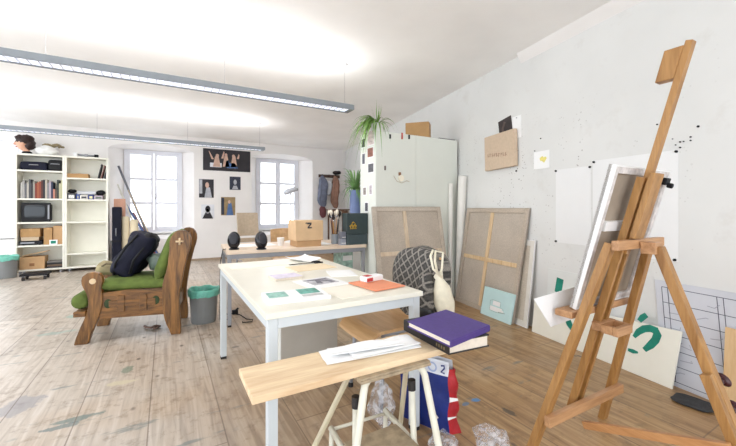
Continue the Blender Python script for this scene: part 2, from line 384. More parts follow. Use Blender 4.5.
def thing(name, label, cat, loc=(0, 0, 0), group=None, kind=None):
    o = bpy.data.objects.new(name, None); COL.objects.link(o); o.location = V(loc); o.empty_display_size = .1
    PM[o.name] = Matrix.Translation(V(loc))
    if kind: o['kind'] = kind
    if label: tag(o, label, cat, group)
    return o
def one(name, mb, mat, label, cat, group=None, **kw): return tag(link(name, mb, mat, **kw), label, cat, group)
def struct(name, mb, mat, **kw):
    o = link(name, mb, mat, **kw); o['kind'] = 'structure'; return o
def B(*a): return MB().box(*a)

# ------------------------------------------------------------------ the room
YB = 8.55; X0 = -4.6; Y0 = -2.6
struct('floor', MB().prism([(X0, Y0, 0), (xr(Y0), Y0, 0), (xr(YB), YB, 0), (X0, YB, 0)], (0, 0, -.06)), M_floor, origin=V((0, 0, 0)))
struct('ceiling', MB().prism([(X0, Y0, CEIL), (xr(Y0), Y0, CEIL), (xr(YB+.3), YB+.3, CEIL), (X0, YB+.3, CEIL)], (0, 0, .1)), M_ceil)
wallr = MB().prism([(xr(Y0), Y0, 0), (xr(YB+.3), YB+.3, 0), (xr(YB+.3)+.2, YB+.3, 0), (xr(Y0)+.2, Y0, 0)], (0, 0, CEIL))
struct('wall_right', wallr, M_wallm, origin=V((0, 0, 0)))
# back wall with three arched, splayed window niches
WC = [-2.955, -.225, 2.50]; NW, FW, DEP = .76, .545, .5
ZS, ZC, ZB, ZFT, ZFB = 2.33, 2.47, .50, 2.40, .60
def arch(x, c): t = (x-c)/NW; return ZS+(ZC-ZS)*sqrt(max(0, 1-t*t*.98))
mb = MB(); bm = mb.bm
def quad(a, b, c, d): mb.face([bm.verts.new(V(p)) for p in (a, b, c, d)])
edges = [X0]+[e for c in WC for e in (c-NW, c+NW)]+[xr(YB)+.05]
for i in range(0, len(edges), 2):
    quad((edges[i], YB, 0), (edges[i+1], YB, 0), (edges[i+1], YB, CEIL), (edges[i], YB, CEIL))
NA = 16
for c in WC:
    quad((c-NW, YB, 0), (c+NW, YB, 0), (c+NW, YB, ZB), (c-NW, YB, ZB))
    xs = [c-NW+2*NW*k/NA for k in range(NA+1)]; xi = [c-FW+2*FW*k/NA for k in range(NA+1)]
    for k in range(NA):
        a, b = xs[k], xs[k+1]
        quad((a, YB, arch(a, c)), (b, YB, arch(b, c)), (b, YB, CEIL), (a, YB, CEIL))
        quad((a, YB, arch(a, c)), (xi[k], YB+DEP, ZFT), (xi[k+1], YB+DEP, ZFT), (b, YB, arch(b, c)))
    for s in (-1, 1):
        quad((c+s*NW, YB, ZB), (c+s*NW, YB, arch(c+s*NW, c)), (c+s*FW, YB+DEP, ZFT), (c+s*FW, YB+DEP, ZFB))
    quad((c-NW, YB, ZB), (c+NW, YB, ZB), (c+FW, YB+DEP, ZFB), (c-FW, YB+DEP, ZFB))
    # outer skin of the wall beyond the frame
bmesh.ops.remove_doubles(bm, verts=bm.verts, dist=1e-4)
struct('wall_back', mb, M_wall, origin=V((0, YB, 0)))
for n, c in enumerate(WC):
    y = YB+DEP
    w = thing('window_%d' % (n+1), None, None, (c, y, ZFB), kind='structure')
    f = MB()
    f.box(c-FW, c+FW, y-.02, y+.06, ZFB, ZFB+.07); f.box(c-FW, c+FW, y-.02, y+.06, ZFT-.05, ZFT)
    for s in (-1, 1): f.box(c+s*FW-.03-.03*s, c+s*FW+.03-.03*s, y-.02, y+.06, ZFB+.07, ZFT-.05)
    link('frame', f, M_frame, w, .006)
    z0, z1 = ZFB+.07, ZFT-.05
    for s in (-1, 1):
        g = MB(); xa, xb = (c-FW+.06, c-.004) if s < 0 else (c+.004, c+FW-.06)
        g.box(xa, xa+.055, y-.03, y+.02, z0, z1); g.box(xb-.055, xb, y-.03, y+.02, z0, z1)
        g.box(xa+.055, xb-.055, y-.03, y+.02, z0, z0+.07); g.box(xa+.055, xb-.055, y-.03, y+.02, z1-.055, z1)
        for k in (1, 2):
            zz = z0+.07+(z1-z0-.125)*k/3; g.box(xa+.055, xb-.055, y-.022, y+.012, zz-.026, zz+.026)
        sash = link('sash', g, M_frame, w, .004)
        link('pane', B(xa+.055, xb-.055, y-.007, y-.002, z0+.06, z1-.05), M_glass, sash)
    hd = MB().tube([(c+.03, y-.03, 1.45), (c+.03, y-.065, 1.45), (c+.03, y-.065, 1.34)], .01, 8)
    link('window_handle', hd, M_chrome, w, smooth=True)
    link('sill_board', B(c-FW-.06, c+FW+.06, y-.16, y-.02, ZFB-.005, ZFB+.03), M_white, w, .006)
for i, (a, b_) in enumerate(((X0, xr(YB)-.01),)):
    struct('baseboard_back', B(a, b_, YB-.02, YB, 0, .045), plain('worn_brown_skirting', (168, 148, 126), .6))
# plaster cornice that starts part way along the right wall
pa = WR(521, 57).y
cor = MB()
for y0, y1 in ((Y0, pa),):
    cor.prism([(xr(y0), y0, CEIL), (xr(y0)-.07, y0, CEIL), (xr(y0), y0, CEIL-.085)], (xr(y1)-xr(y0), y1-y0, 0))
struct('trim_1', cor, M_wall)

# ------------------------------------------------------------------ suspended linear lamps
def lamp(Y, xa, xb, label, mounts):
    t = thing('linear_ceiling_lamp', label, 'ceiling lamp', ((xa+xb)/2, Y, 2.19), 'suspended linear lamps')
    y0, y1 = Y-.08, Y+.08; z0, z1 = 2.19, 2.245
    h = MB(); h.box(xa, xb, y0, y0+.012, z0, z1).box(xa, xb, y1-.012, y1, z0, z1)
    h.box(xa, xa+.012, y0+.012, y1-.012, z0, z1).box(xb-.05, xb, y0+.012, y1-.012, z0, z1)
    h.box(xa, xb, y0+.012, y0+.05, z1-.008, z1).box(xa, xb, y1-.05, y1-.012, z1-.008, z1)
    link('housing', h, M_alu, t, .003)
    link('louvre', B(xa+.012, xb-.05, y0+.02, y1-.02, z0+.008, z0+.014), M_diff, t)
    fins = MB(); x = xa+.05
    while x < xb-.07: fins.box(x, x+.004, y0+.012, y1-.012, z0+.001, z0+.008); x += .06
    link('louvre_fins', fins, M_chrome, t)
    for x in mounts:
        link('suspension_wire', MB().tube([(x, Y, z1-.004), (x, Y, CEIL-.018)], .0018, 6), M_chrome, t)
        link('ceiling_mount', MB().lathe((x, Y, CEIL-.022), [(.022, 0), (.03, .008), (.03, .022)], 12), plain('mount_grey', (206, 206, 210), .5), t)
    ld = bpy.data.lights.new('lamp_light', 'AREA'); ld.shape = 'RECTANGLE'; ld.size = (xb-xa)*.97; ld.size_y = .05; ld.energy = UP; ld.color = (1, .985, .97)
    lo = bpy.data.objects.new('lamp_light', ld); COL.objects.link(lo); lo.parent = t; lo.location = (0, 0, .05); lo.rotation_euler = (pi, 0, 0)
    ld = bpy.data.lights.new('lamp_light', 'AREA'); ld.shape = 'RECTANGLE'; ld.size = (xb-xa)*.97; ld.size_y = .08; ld.energy = DN; ld.color = (1, .985, .97)
    lo = bpy.data.objects.new('lamp_light', ld); COL.objects.link(lo); lo.parent = t; lo.location = (0, 0, -.004)
UP, DN = 30, 12
lamp(3.40, -3.6, 1.735, 'long grey linear lamp hung across the middle of the ceiling, nearer of the two', (-3.2, -1.98, -.76, .46, 1.66))
lamp(6.50, -3.9, 1.55, 'long grey linear lamp hung near the window wall, farther of the two', (-3.4, -2.1, -.88, .31, 1.47))

# ------------------------------------------------------------------ generic builders
def panel_axes(bl, br, tl):
    bl, br, tl = V(bl), V(br), V(tl); a = br-bl; b = tl-bl; n = a.cross(b).normalized(); return bl, a, b, n
def stretched_canvas(label, bl, br, tl, th=.03, group=None, bars=True, mid=(.5, .5), wb=.055, cloth=None, wmat=None, edge=None, outer=None):
    """stretched canvas leaning with its back (bars) to the viewer: n points to the viewer"""
    o, a, b, n = panel_axes(bl, br, tl); la, lb = a.length, b.length; ua, ub = a/la, b/lb
    t = thing('stretched_canvas', label, 'canvas', (o+br)/2 if False else (V(bl)+V(br))/2, group)
    link('linen', MB().ob(o-n*th, a, b, n*(th*.45)), cloth or M_linen, t)
    e = MB(); k = .006
    e.ob(o-n*th, ua*k, b, n*th).ob(o+a-ua*k-n*th, ua*k, b, n*th).ob(o+ua*k-n*th, a-2*ua*k, ub*k, n*th).ob(o+b-ub*k+ua*k-n*th, a-2*ua*k, ub*k, n*th)
    link('folded_edge', e, edge or cloth or M_linen, t)
    q = th*.55
    def br_(p, va, vb, om=None): link('stretcher_bar', MB().ob(p-n*q, va, vb, n*(q-.002)), om or wmat or M_pine, t, .003)
    br_(o+ua*k+ub*k, ua*wb, b-2*ub*k, outer); br_(o+a-ua*(wb+k)+ub*k, ua*wb, b-2*ub*k, outer)
    br_(o+ua*(wb+k)+ub*k, a-2*ua*(wb+k), ub*wb, outer); br_(o+b-ub*(wb+k)+ua*(wb+k), a-2*ua*(wb+k), ub*wb, outer)
    if bars:
        hb = lb*mid[1]-wb/2
        br_(o+ua*(la*mid[0]-wb/2)+ub*(wb+k), ua*wb, b-2*ub*(wb+k))
        br_(o+ua*(wb+k)+ub*hb, ua*(la*mid[0]-wb*1.5-k), ub*wb)
        br_(o+ua*(la*mid[0]+wb/2)+ub*hb, ua*(la-la*mid[0]-wb*1.5-k), ub*wb)
    return t
def leaf_tuft(mb, c, n, ln, w, droop, rise, seed, bias=None):
    rnd = random.Random(seed)
    for i in range(n):
        a = rnd.uniform(0, 2*pi) if bias is None else bias[0]+rnd.gauss(0, bias[1])
        l = ln*rnd.uniform(.55, 1.1); r = rise*rnd.uniform(.4, 1.2); dr = droop*rnd.uniform(.5, 1.3)
        d = V((cos(a), sin(a), 0)); s = V((-sin(a), cos(a), 0)); prev = None
        for k in range(9):
            t = k/8; p = V(c)+d*(l*t*(1-.25*t))+V((0, 0, r*t*2*(1-t*.5)-dr*t*t)); ww = w*(.5+sin(pi*min(1, t*1.05)))*(1-t*.85)
            cur = [mb.bm.verts.new(p-s*ww), mb.bm.verts.new(p+V((0, 0, -ww*.5))), mb.bm.verts.new(p+s*ww)]
            if prev:
                mb.face([prev[0], prev[1], cur[1], cur[0]]); mb.face([prev[1], prev[2], cur[2], cur[1]])
            prev = cur
    return mb
def stroke(mb, pts, w, fr, lift=.002, th=.002):
    """painted stroke: polyline in the plane frame fr=(origin, ua, ub, n)"""
    o, ua, ub, n = fr; P = [V((x, y)) for x, y in pts]; m = len(P); Lf, Rt = [], []
    for i in range(m):
        d = (P[min(i+1, m-1)]-P[max(i-1, 0)]); d.normalize(); s = V((-d.y, d.x)); ww = (w[i] if isinstance(w, (list, tuple)) else w)/2
        Lf.append(P[i]+s*ww); Rt.append(P[i]-s*ww)
    g = lambda q, h: o+ua*q.x+ub*q.y+n*h
    for i in range(m-1):
        c = [Lf[i], Lf[i+1], Rt[i+1], Rt[i]]
        lo = [mb.bm.verts.new(g(q, lift)) for q in c]; hi = [mb.bm.verts.new(g(q, lift+th)) for q in c]
        mb.face(hi); mb.face(lo[::-1])
        for k in range(4): mb.face([lo[k], lo[(k+1) % 4], hi[(k+1) % 4], hi[k]])
    return mb
def frame_of(bl, br, tl):
    o, a, b, n = panel_axes(bl, br, tl); return (o, a.normalized(), b.normalized(), n)

# ------------------------------------------------------------------ bookcases
def bookcase(xa, xb, tops, label, lip):
    ya, yb = 8.2, 8.5; t = thing('bookcase', label, 'bookcase', ((xa+xb)/2, (ya+yb)/2, 0), 'white bookcases')
    for x in (xa, xb-.03): link('side_panel', B(x, x+.03, ya, yb, .055, 2.09), M_shelf, t, .002)
    link('back_panel', B(xa+.03, xb-.03, yb-.012, yb, .055, 2.06), M_shelf, t)
    link('top_panel', B(xa+.03, xb-.03, ya, yb-.012, 2.06, 2.09), M_shelf, t, .002)
    for z in tops: link('shelf_board', B(xa+.03, xb-.03, ya+.004, yb-.012, z-.028, z), M_shelf, t, .002)
    for x in (xa+.06, xb-.06):
        for y in (ya+.06, yb-.06): link('foot', MB().lathe((x, y, 0), [(.018, 0), (.022, .055)], 12), M_greysteel, t)
LX, RX, RE = (-2.235, -1.577, -.944)
bookcase(LX, RX-.001, (1.81, 1.316, .905, .503, .085), 'cream open bookcase crammed with books, television and boxes, left of the pair', 0)
bookcase(RX+.001, RE, (1.70, 1.31, .903, .327, .085), 'cream open bookcase with mostly empty lower shelves, right of the pair', 0)
def wx_(u, v, y=8.25): return WY(u, v, y).x
# books in a row
bc = [(226, 224, 218), (200, 198, 196), (120, 122, 126), (214, 208, 196), (92, 94, 98), (64, 62, 66), (176, 172, 160), (150, 66, 48), (186, 104, 70), (168, 82, 60), (96, 52, 44),
      (44, 44, 52), (218, 206, 188), (152, 150, 156), (206, 190, 200), (58, 66, 92), (222, 150, 128), (112, 92, 78), (66, 74, 68), (220, 214, 176), (212, 208, 170)]
cn = ['off-white', 'light grey', 'mid grey', 'cream', 'slate grey', 'charcoal', 'stone grey', 'brick red', 'orange-brown', 'rust red', 'dark maroon', 'black', 'ivory', 'silver grey', 'pale pink', 'dark blue', 'salmon pink', 'brown', 'dark green-grey', 'pale yellow', 'straw yellow']
x = wx_(20.5, 190); xe = wx_(62.8, 190); ord_ = ['first', 'second', 'third', 'fourth', 'fifth', 'sixth', 'seventh', 'eighth', 'ninth', 'tenth', 'eleventh', 'twelfth', 'thirteenth', 'fourteenth', 'fifteenth', 'sixteenth', 'seventeenth', 'eighteenth', 'nineteenth', 'twentieth', 'twenty-first']
step = (xe-x)/len(bc); rb = random.Random(3)
for i, (c, n) in enumerate(zip(bc, cn)):
    h = rb.uniform(.26, .35) if i not in (16, 17) else .17; d = rb.uniform(.15, .2); tk = step-.003; tl = rb.uniform(-.012, .012)
    o = thing('book', '%s book, %s from the left in the bookcase row above the television' % (n, ord_[i]), 'book', (x+step/2, 8.3, 1.316), 'books standing in the left bookcase')
    cm = plain('spine_'+n.replace(' ', '_'), tuple(int(q*.86) for q in c), .6, .08, 40)
    link('cover', MB().box(x, x+.003, 8.25, 8.25+d, 1.316, 1.316+h).box(x+tk-.003, x+tk, 8.25, 8.25+d, 1.316, 1.316+h).box(x+.003, x+tk-.003, 8.25, 8.254, 1.316, 1.316+h), cm, o)
    link('page_block', B(x+.003, x+tk-.003, 8.254, 8.25+d-.004, 1.32, 1.316+h-.004), M_pages, o)
    x += step
# top of the bookcase
def mannequin():
    p = WY(24, 153, 8.33); t = thing('mannequin_head', 'mannequin head with dark wig on top of the left bookcase', 'mannequin head', (p.x, 8.33, 2.09))
    c = V((p.x-.01, 8.33, 2.27))
    hd = MB().ell(c, (.10, .078, .125), fn=lambda q, th, ph: V((q.x*(1-.25*max(0, -q.z/.125)), q.y*(1-.3*max(0, -q.z/.125)), q.z)))
    link('head', hd, M_skin, t, smooth=True)
    link('neck', MB().tube([c+V((.03, 0, -.07)), c+V((.045, 0, -.13)), V((p.x+.045, 8.33, 2.105))], [.045, .043, .055], 14), M_skin, t, smooth=True)
    link('nose', MB().tube([c+V((-.092, 0, .035)), c+V((-.118, 0, -.015)), c+V((-.092, 0, -.022))], [.010, .017, .012], 8), M_skin, t, smooth=True)
    link('mouth', MB().ell(c+V((-.088, 0, -.058)), (.012, .024, .009)), plain('lip_pink', (180, 92, 86), .5), t, smooth=True)
    for s in (-1, 1):
        link('eye', MB().ell(c+V((-.085, s*.032, .032)), (.012, .016, .01)), M_black, t, smooth=True)
        link('ear', MB().ell(c+V((.01, s*.08, .0)), (.022, .01, .035)), M_skin, t, smooth=True)
    link('collar', MB().lathe((p.x+.04, 8.33, 2.09), [(.066, 0), (.07, .035), (.05, .05)], 16), M_black, t)
    hr = MB()
    hr.ell(c+V((.022, 0, .055)), (.115, .1, .098)); hr.ell(c+V((.085, 0, -.01)), (.07, .09, .1)); hr.ell(c+V((-.045, -.02, .105)), (.06, .07, .045)); hr.ell(c+V((.06, .0, .1)), (.08, .08, .06))
    hr.noise(.022, 22, 1); link('wig', hr, M_hair, t, smooth=True)
mannequin()
p0, p1 = wx_(34, 150), wx_(57, 150)
mb = MB().ell(((p0+p1)/2, 8.35, 2.17), ((p1-p0)/2, .11, .085), nu=28, nv=18, fn=lambda q, th, ph: q*1.0); mb.noise(.03, 12, 3)
for v in mb.bm.verts: v.co.z = max(v.co.z, 2.0905)
one('plastic_packet', mb, plain('white_packing_film', (236, 236, 234), .35, .06, 10, bmp=.4), 'crumpled white packet on top of the bookcase beside the mannequin head', 'packet', smooth=True)
mb = MB()
for k in range(2): mb.tube([(wx_(40+k*4, 148)+.03*j, 8.4+.01*sin(j*2+k), 2.275+.02*sin(j*1.3+k)+.004*k) for j in range(9)], .022, 8)
mb.noise(.018, 30, 5); 
for v in mb.bm.verts: v.co.z = max(v.co.z, 2.24)
one('dried_grass_bundle', mb, plain('dry_grass', (150, 136, 104), .9, .3, 40), 'thin bundle of dried grass lying over the white packet', 'dried grass', smooth=True)
def model_plane():
    xa, xb = wx_(73, 156), wx_(98, 156); t = thing('camera_slider', 'small grey metal rail with black end lying on top of the right bookcase', 'rail', ((xa+xb)/2, 8.3, 2.09))
    link('rail', MB().tube([(xa+.02, 8.3, 2.135), (xb-.02, 8.3, 2.12)], .016, 8), M_alu, t, smooth=True)
    link('end_block', B(xa, xa+.06, 8.26, 8.34, 2.09, 2.17), M_white, t, .006)
    link('end_block', B(xb-.06, xb, 8.27, 8.33, 2.09, 2.15), M_black, t, .006)
    link('clamp', B(xa+.16, xa+.21, 8.27, 8.33, 2.09, 2.15), M_greysteel, t, .004)
model_plane()
# upper left shelf : dark cases
def case(name, ua, ub, z, h, d, mat, label, cat, y=8.23, bev=.03, seed=1, handle=True):
    xa, xb = wx_(ua, 165), wx_(ub, 165); t = thing(name, label, cat, ((xa+xb)/2, y+d/2, z))
    link('body', B(xa, xb, y, y+d, z, z+h), mat, t, bev, smooth=False)
    if handle: link('handle', MB().tube([((xa+xb)/2-.06, y-.0, z+h*.6), ((xa+xb)/2-.05, y-.012, z+h*.62), ((xa+xb)/2+.05, y-.012, z+h*.62), ((xa+xb)/2+.06, y, z+h*.6)], .007, 8), M_greysteel, t, smooth=True)
    return t
case('instrument_case', 20, 47.5, 1.81, .15, .24, M_navy, 'long dark blue soft case on the top left shelf', 'case')
case('camera_bag', 48.2, 62.4, 1.81, .2, .24, M_black, 'black bag squeezed on the top left shelf beside the long case', 'bag')
# television
def tv():
    xa, xb = wx_(21, 210), wx_(50.5, 210); z = .905; t = thing('television', 'old black tube television on the left bookcase', 'television', ((xa+xb)/2, 8.3, z))
    link('cabinet', MB().box(xa, xb, 8.24, 8.30, z+.004, z+.335).prism([(xa+.02, 8.30, z+.02), (xb-.02, 8.30, z+.02), (xb-.02, 8.30, z+.31), (xa+.02, 8.30, z+.31)], (0, .17, 0)), M_black, t, .012)
    link('screen', MB().ell(((xa+xb)/2-.012, 8.241, z+.18), ((xb-xa)/2-.05, .012, .122), fn=lambda q, th, ph: V((math.copysign(abs(q.x/((xb-xa)/2-.05))**.45, q.x)*((xb-xa)/2-.05), q.y, math.copysign(abs(q.z/.122)**.45, q.z)*.122))), plain('dark_screen_glass', (40, 46, 52), .12, .03), t, smooth=True)
    link('control_panel', B(xb-.035, xb-.012, 8.234, 8.2405, z+.05, z+.3), M_greysteel, t)
tv()
def carton(name, xa, xb, ya, yb, za, zb, mat, label, group=None, tape=True, rot=None):
    t = thing(name, label, 'box', ((xa+xb)/2, (ya+yb)/2, za), group)
    link('body', B(xa, xb, ya, yb, za, zb), mat, t, .004)
    if tape: link('packing_tape', B((xa+xb)/2-.02, (xa+xb)/2+.02, ya-.0015, yb-.01, zb-.03, zb+.0012), plain('tan_tape', (190, 150, 100), .3), t)
    return t
W = lambda u, v=235: wx_(u, v)
carton('cardboard_box', W(20), W(40), 8.26, 8.46, .645, .79, M_kraft, 'brown cardboard box balanced over the video recorder in the left bookcase')
def vcr():
    xa, xb = W(19.5), W(42.5); z = .503; t = thing('video_recorder', 'flat black video recorder on the shelf below the television', 'video recorder', ((xa+xb)/2, 8.32, z))
    link('casing', B(xa, xb, 8.22, 8.45, z+.012, z+.075), M_black, t, .004); link('front_panel', B(xa+.02, xb-.1, 8.216, 8.22, z+.03, z+.055), M_greysteel, t)
    for x in (xa+.04, xb-.04): link('foot', B(x-.012, x+.012, 8.24, 8.43, z, z+.012), M_rubber, t)
vcr()
z = .579
carton('cardboard_box', W(21), W(39), 8.24, 8.44, z, .644, plain('pale_grey_card', (196, 176, 150), .8), 'flat greyish carton lying on the black video recorder', tape=False)
carton('cardboard_box', W(44), W(52.5), 8.23, 8.45, .503, .80, M_kraft, 'tall narrow brown carton beside the video recorder')
carton('cardboard_box', W(53), W(62.4), 8.25, 8.45, .503, .83, M_card, 'upright tan carton at the right end of the video recorder shelf')
def teal_roll():
    xa, xb = W(50), W(58); t = thing('tape_dispenser', 'small white and teal packet in front of the brown cartons', 'packet', ((xa+xb)/2, 8.215, .503))
    link('packet', B(xa, xb, 8.206, 8.226, .503, .585), M_paper, t, .003); link('label_band', B(xa+.02, xb-.02, 8.2035, 8.2055, .52, .57), M_teal, t)
teal_roll()
t = carton('cardboard_box', W(19.8, 260), W(45, 260), 8.22, 8.46, .085, .30, M_card, 'big brown carton on the bottom shelf of the left bookcase')
link('printed_mark', B(W(30), W(35), 8.2175, 8.2195, .14, .19), plain('brown_print', (140, 96, 60), .7), t)
one('cardboard_sheet', MB().ob((W(22), 8.24, .312), (.33, 0, .07), (0, .2, 0), (-.002, 0, .01)), M_card2, 'loose sheet of cardboard lying tilted on the big bottom carton', 'cardboard')
for k in range(4):
    one('folder', MB().box(W(47, 260), W(62.4, 260), 8.23+.004*k, 8.44, .085+.031*k, .085+.031*k+.028), plain(('folder_dark', 'folder_brown', 'folder_black', 'folder_grey')[k], ((58, 54, 56), (110, 88, 70), (34, 34, 38), (120, 116, 112))[k], .7, .1),
        ('dark grey folder at the bottom of the stack beside the big carton', 'brown folder second from the bottom of the stack beside the big carton', 'black folder third from the bottom of the stack beside the big carton', 'light grey folder topmost of the stack beside the big carton')[k], 'folder', 'folders on the bottom shelf', bevel=.003)
# right bookcase
def tray():
    xa, xb = W(67.5, 175), W(88.5, 175); t = thing('cardboard_tray', 'shallow cardboard tray on the upper right shelf', 'tray', ((xa+xb)/2, 8.3, 1.70))
    m = MB().box(xa, xb, 8.22, 8.42, 1.70, 1.71)
    for a in ((xa, xb, 8.22, 8.225), (xa, xb, 8.415, 8.42), (xa, xa+.005, 8.225, 8.415), (xb-.005, xb, 8.225, 8.415)): m.box(*a, 1.71, 1.775)
    link('tray', m, M_kraft, t); link('paper_filling', MB().ell(((xa+xb)/2, 8.32, 1.752), ((xb-xa)/2-.01, .085, .035)).noise(.01, 25), M_card2, t, smooth=True)
tray()
for k, (dx, c, nm) in enumerate(((0, (52, 50, 54), 'black'), (.045, (120, 70, 60), 'reddish'), (.09, (60, 62, 70), 'slate'))):
    xx = W(99.5, 170)+dx-.03
    one('book', MB().ob((xx, 8.24, 1.7005), (.016, 0, -.0), (0, .17, 0), (.055, 0, .27-.02*k)), plain('leaning_cover_'+nm, c, .5), 'thin %s book leaning in the upper right corner of the right bookcase' % nm, 'book', 'books leaning in the right bookcase')
cols = [((70, 70, 76), 67.5, 76, .11, 'dark grey box of art supplies, leftmost on the cluttered right shelf'), ((48, 76, 150), 76.5, 80, .09, 'small blue carton beside the dark grey box on the right bookcase'),
        ((226, 222, 214), 80.3, 88, .075, 'white carton with dark print in the middle of the cluttered shelf'), ((44, 60, 128), 88.3, 94, .085, 'navy blue carton right of the white carton on the cluttered shelf'), ((190, 176, 190), 94.4, 103, .07, 'pale pink carton at the right end of the cluttered shelf')]
for c, a, b_, h, lb in cols:
    xa, xb = W(a, 195), W(b_, 195)-.004; t = thing('small_carton', lb, 'box', ((xa+xb)/2, 8.28, 1.31), 'cartons on the cluttered right shelf')
    link('body', B(xa, xb, 8.22, 8.38, 1.31, 1.31+h), plain('carton_%d_%d_%d' % c, c, .6, .15, 30), t, .003)
    link('printed_label', B(xa+.02, xb-.015, 8.2175, 8.2195, 1.325, 1.31+h*.7), plain('carton_print_%d' % c[0], tuple(min(255, 40+255-x) for x in c), .6, .4, 60), t)
one('flat_carton', B(W(77, 190), W(96, 190), 8.24, 8.38, 1.401, 1.46), plain('pale_grey_box', (190, 192, 196), .6, .1), 'long pale grey flat box lying over the small cartons on the right bookcase', 'box', bevel=.004)
one('tool_pouch', MB().ell((W(71.8, 190), 8.30, 1.457), (.06, .07, .036)).noise(.012, 30, 2), M_black, 'black cloth pouch on the dark grey box at shelf left', 'pouch', smooth=True)
one('tool_pouch', MB().ell((W(100.5, 190), 8.30, 1.432), (.07, .07, .05)).noise(.016, 30, 4), M_black, 'black cloth pouch on the pale pink carton at shelf right', 'pouch', smooth=True)
# dolly under the bookcase
def dolly():
    p = FL(36, 279); t = thing('furniture_dolly', 'low black dolly with small castors on the floor below the left bookcase', 'dolly', (p.x, p.y, 0))
    link('deck', B(p.x-.17, p.x+.17, p.y-.13, p.y+.13, .07, .1), M_black, t, .006)
    for sx in (-1, 1):
        for sy in (-1, 1):
            q = V((p.x+sx*.13, p.y+sy*.09, .03)); c = link('castor', MB().tube([q+V((-.014, 0, 0)), q+V((.014, 0, 0))], .03, 14), M_rubber, t, smooth=False)
            link('castor_fork', B(q.x-.02, q.x+.02, q.y-.012, q.y+.012, .058, .07), M_greysteel, t)
dolly()

# ------------------------------------------------------------------ waste bins
def bin_(p, r, h, label, seed):
    t = thing('waste_bin', label, 'bin', p, 'grey waste bins with teal liners'); p = V(p)
    link('bucket', MB().lathe(p, [(r*.82, 0), (r*.84, .01), (r*.97, h*.9), (r, h*.9), (r, h*.93), (r*.94, h*.93), (r*.80, .015)], 32), M_bin, t, smooth=False)
    m = MB(); rr = random.Random(seed); n = 40
    prof = [(.84, .5), (.90, .9), (.97, 1.0), (1.05, 1.01), (1.085, .95), (1.055, .80)]
    rings = []
    for j, (f, z) in enumerate(prof):
        rings.append([m.bm.verts.new(p+V((r*(f+.025*sin(k*2.1+seed)*(j > 1)+rr.uniform(-.006, .006))*cos(2*pi*k/n), r*(f+.025*sin(k*1.7)*(j > 1)+rr.uniform(-.006, .006))*sin(2*pi*k/n), h*z+(rr.uniform(-.006, .006)+.006*sin(k*.9+seed))*(j > 0)))) for k in range(n)])
    for a, b in zip(rings, rings[1:]):
        for k in range(n): m.face([a[k], a[(k+1) % n], b[(k+1) % n], b[k]])
    link('bin_liner', m, M_binbag, t, smooth=True)
bin_((.335, 3.94, 0), .138, .335, 'grey waste bin with teal liner between the carved armchair and the white table', 1)
bp = FL(3, 279); bin_((bp.x, bp.y+.13, 0), .15, .36, 'grey waste bin with teal liner under the leftmost window', 2)

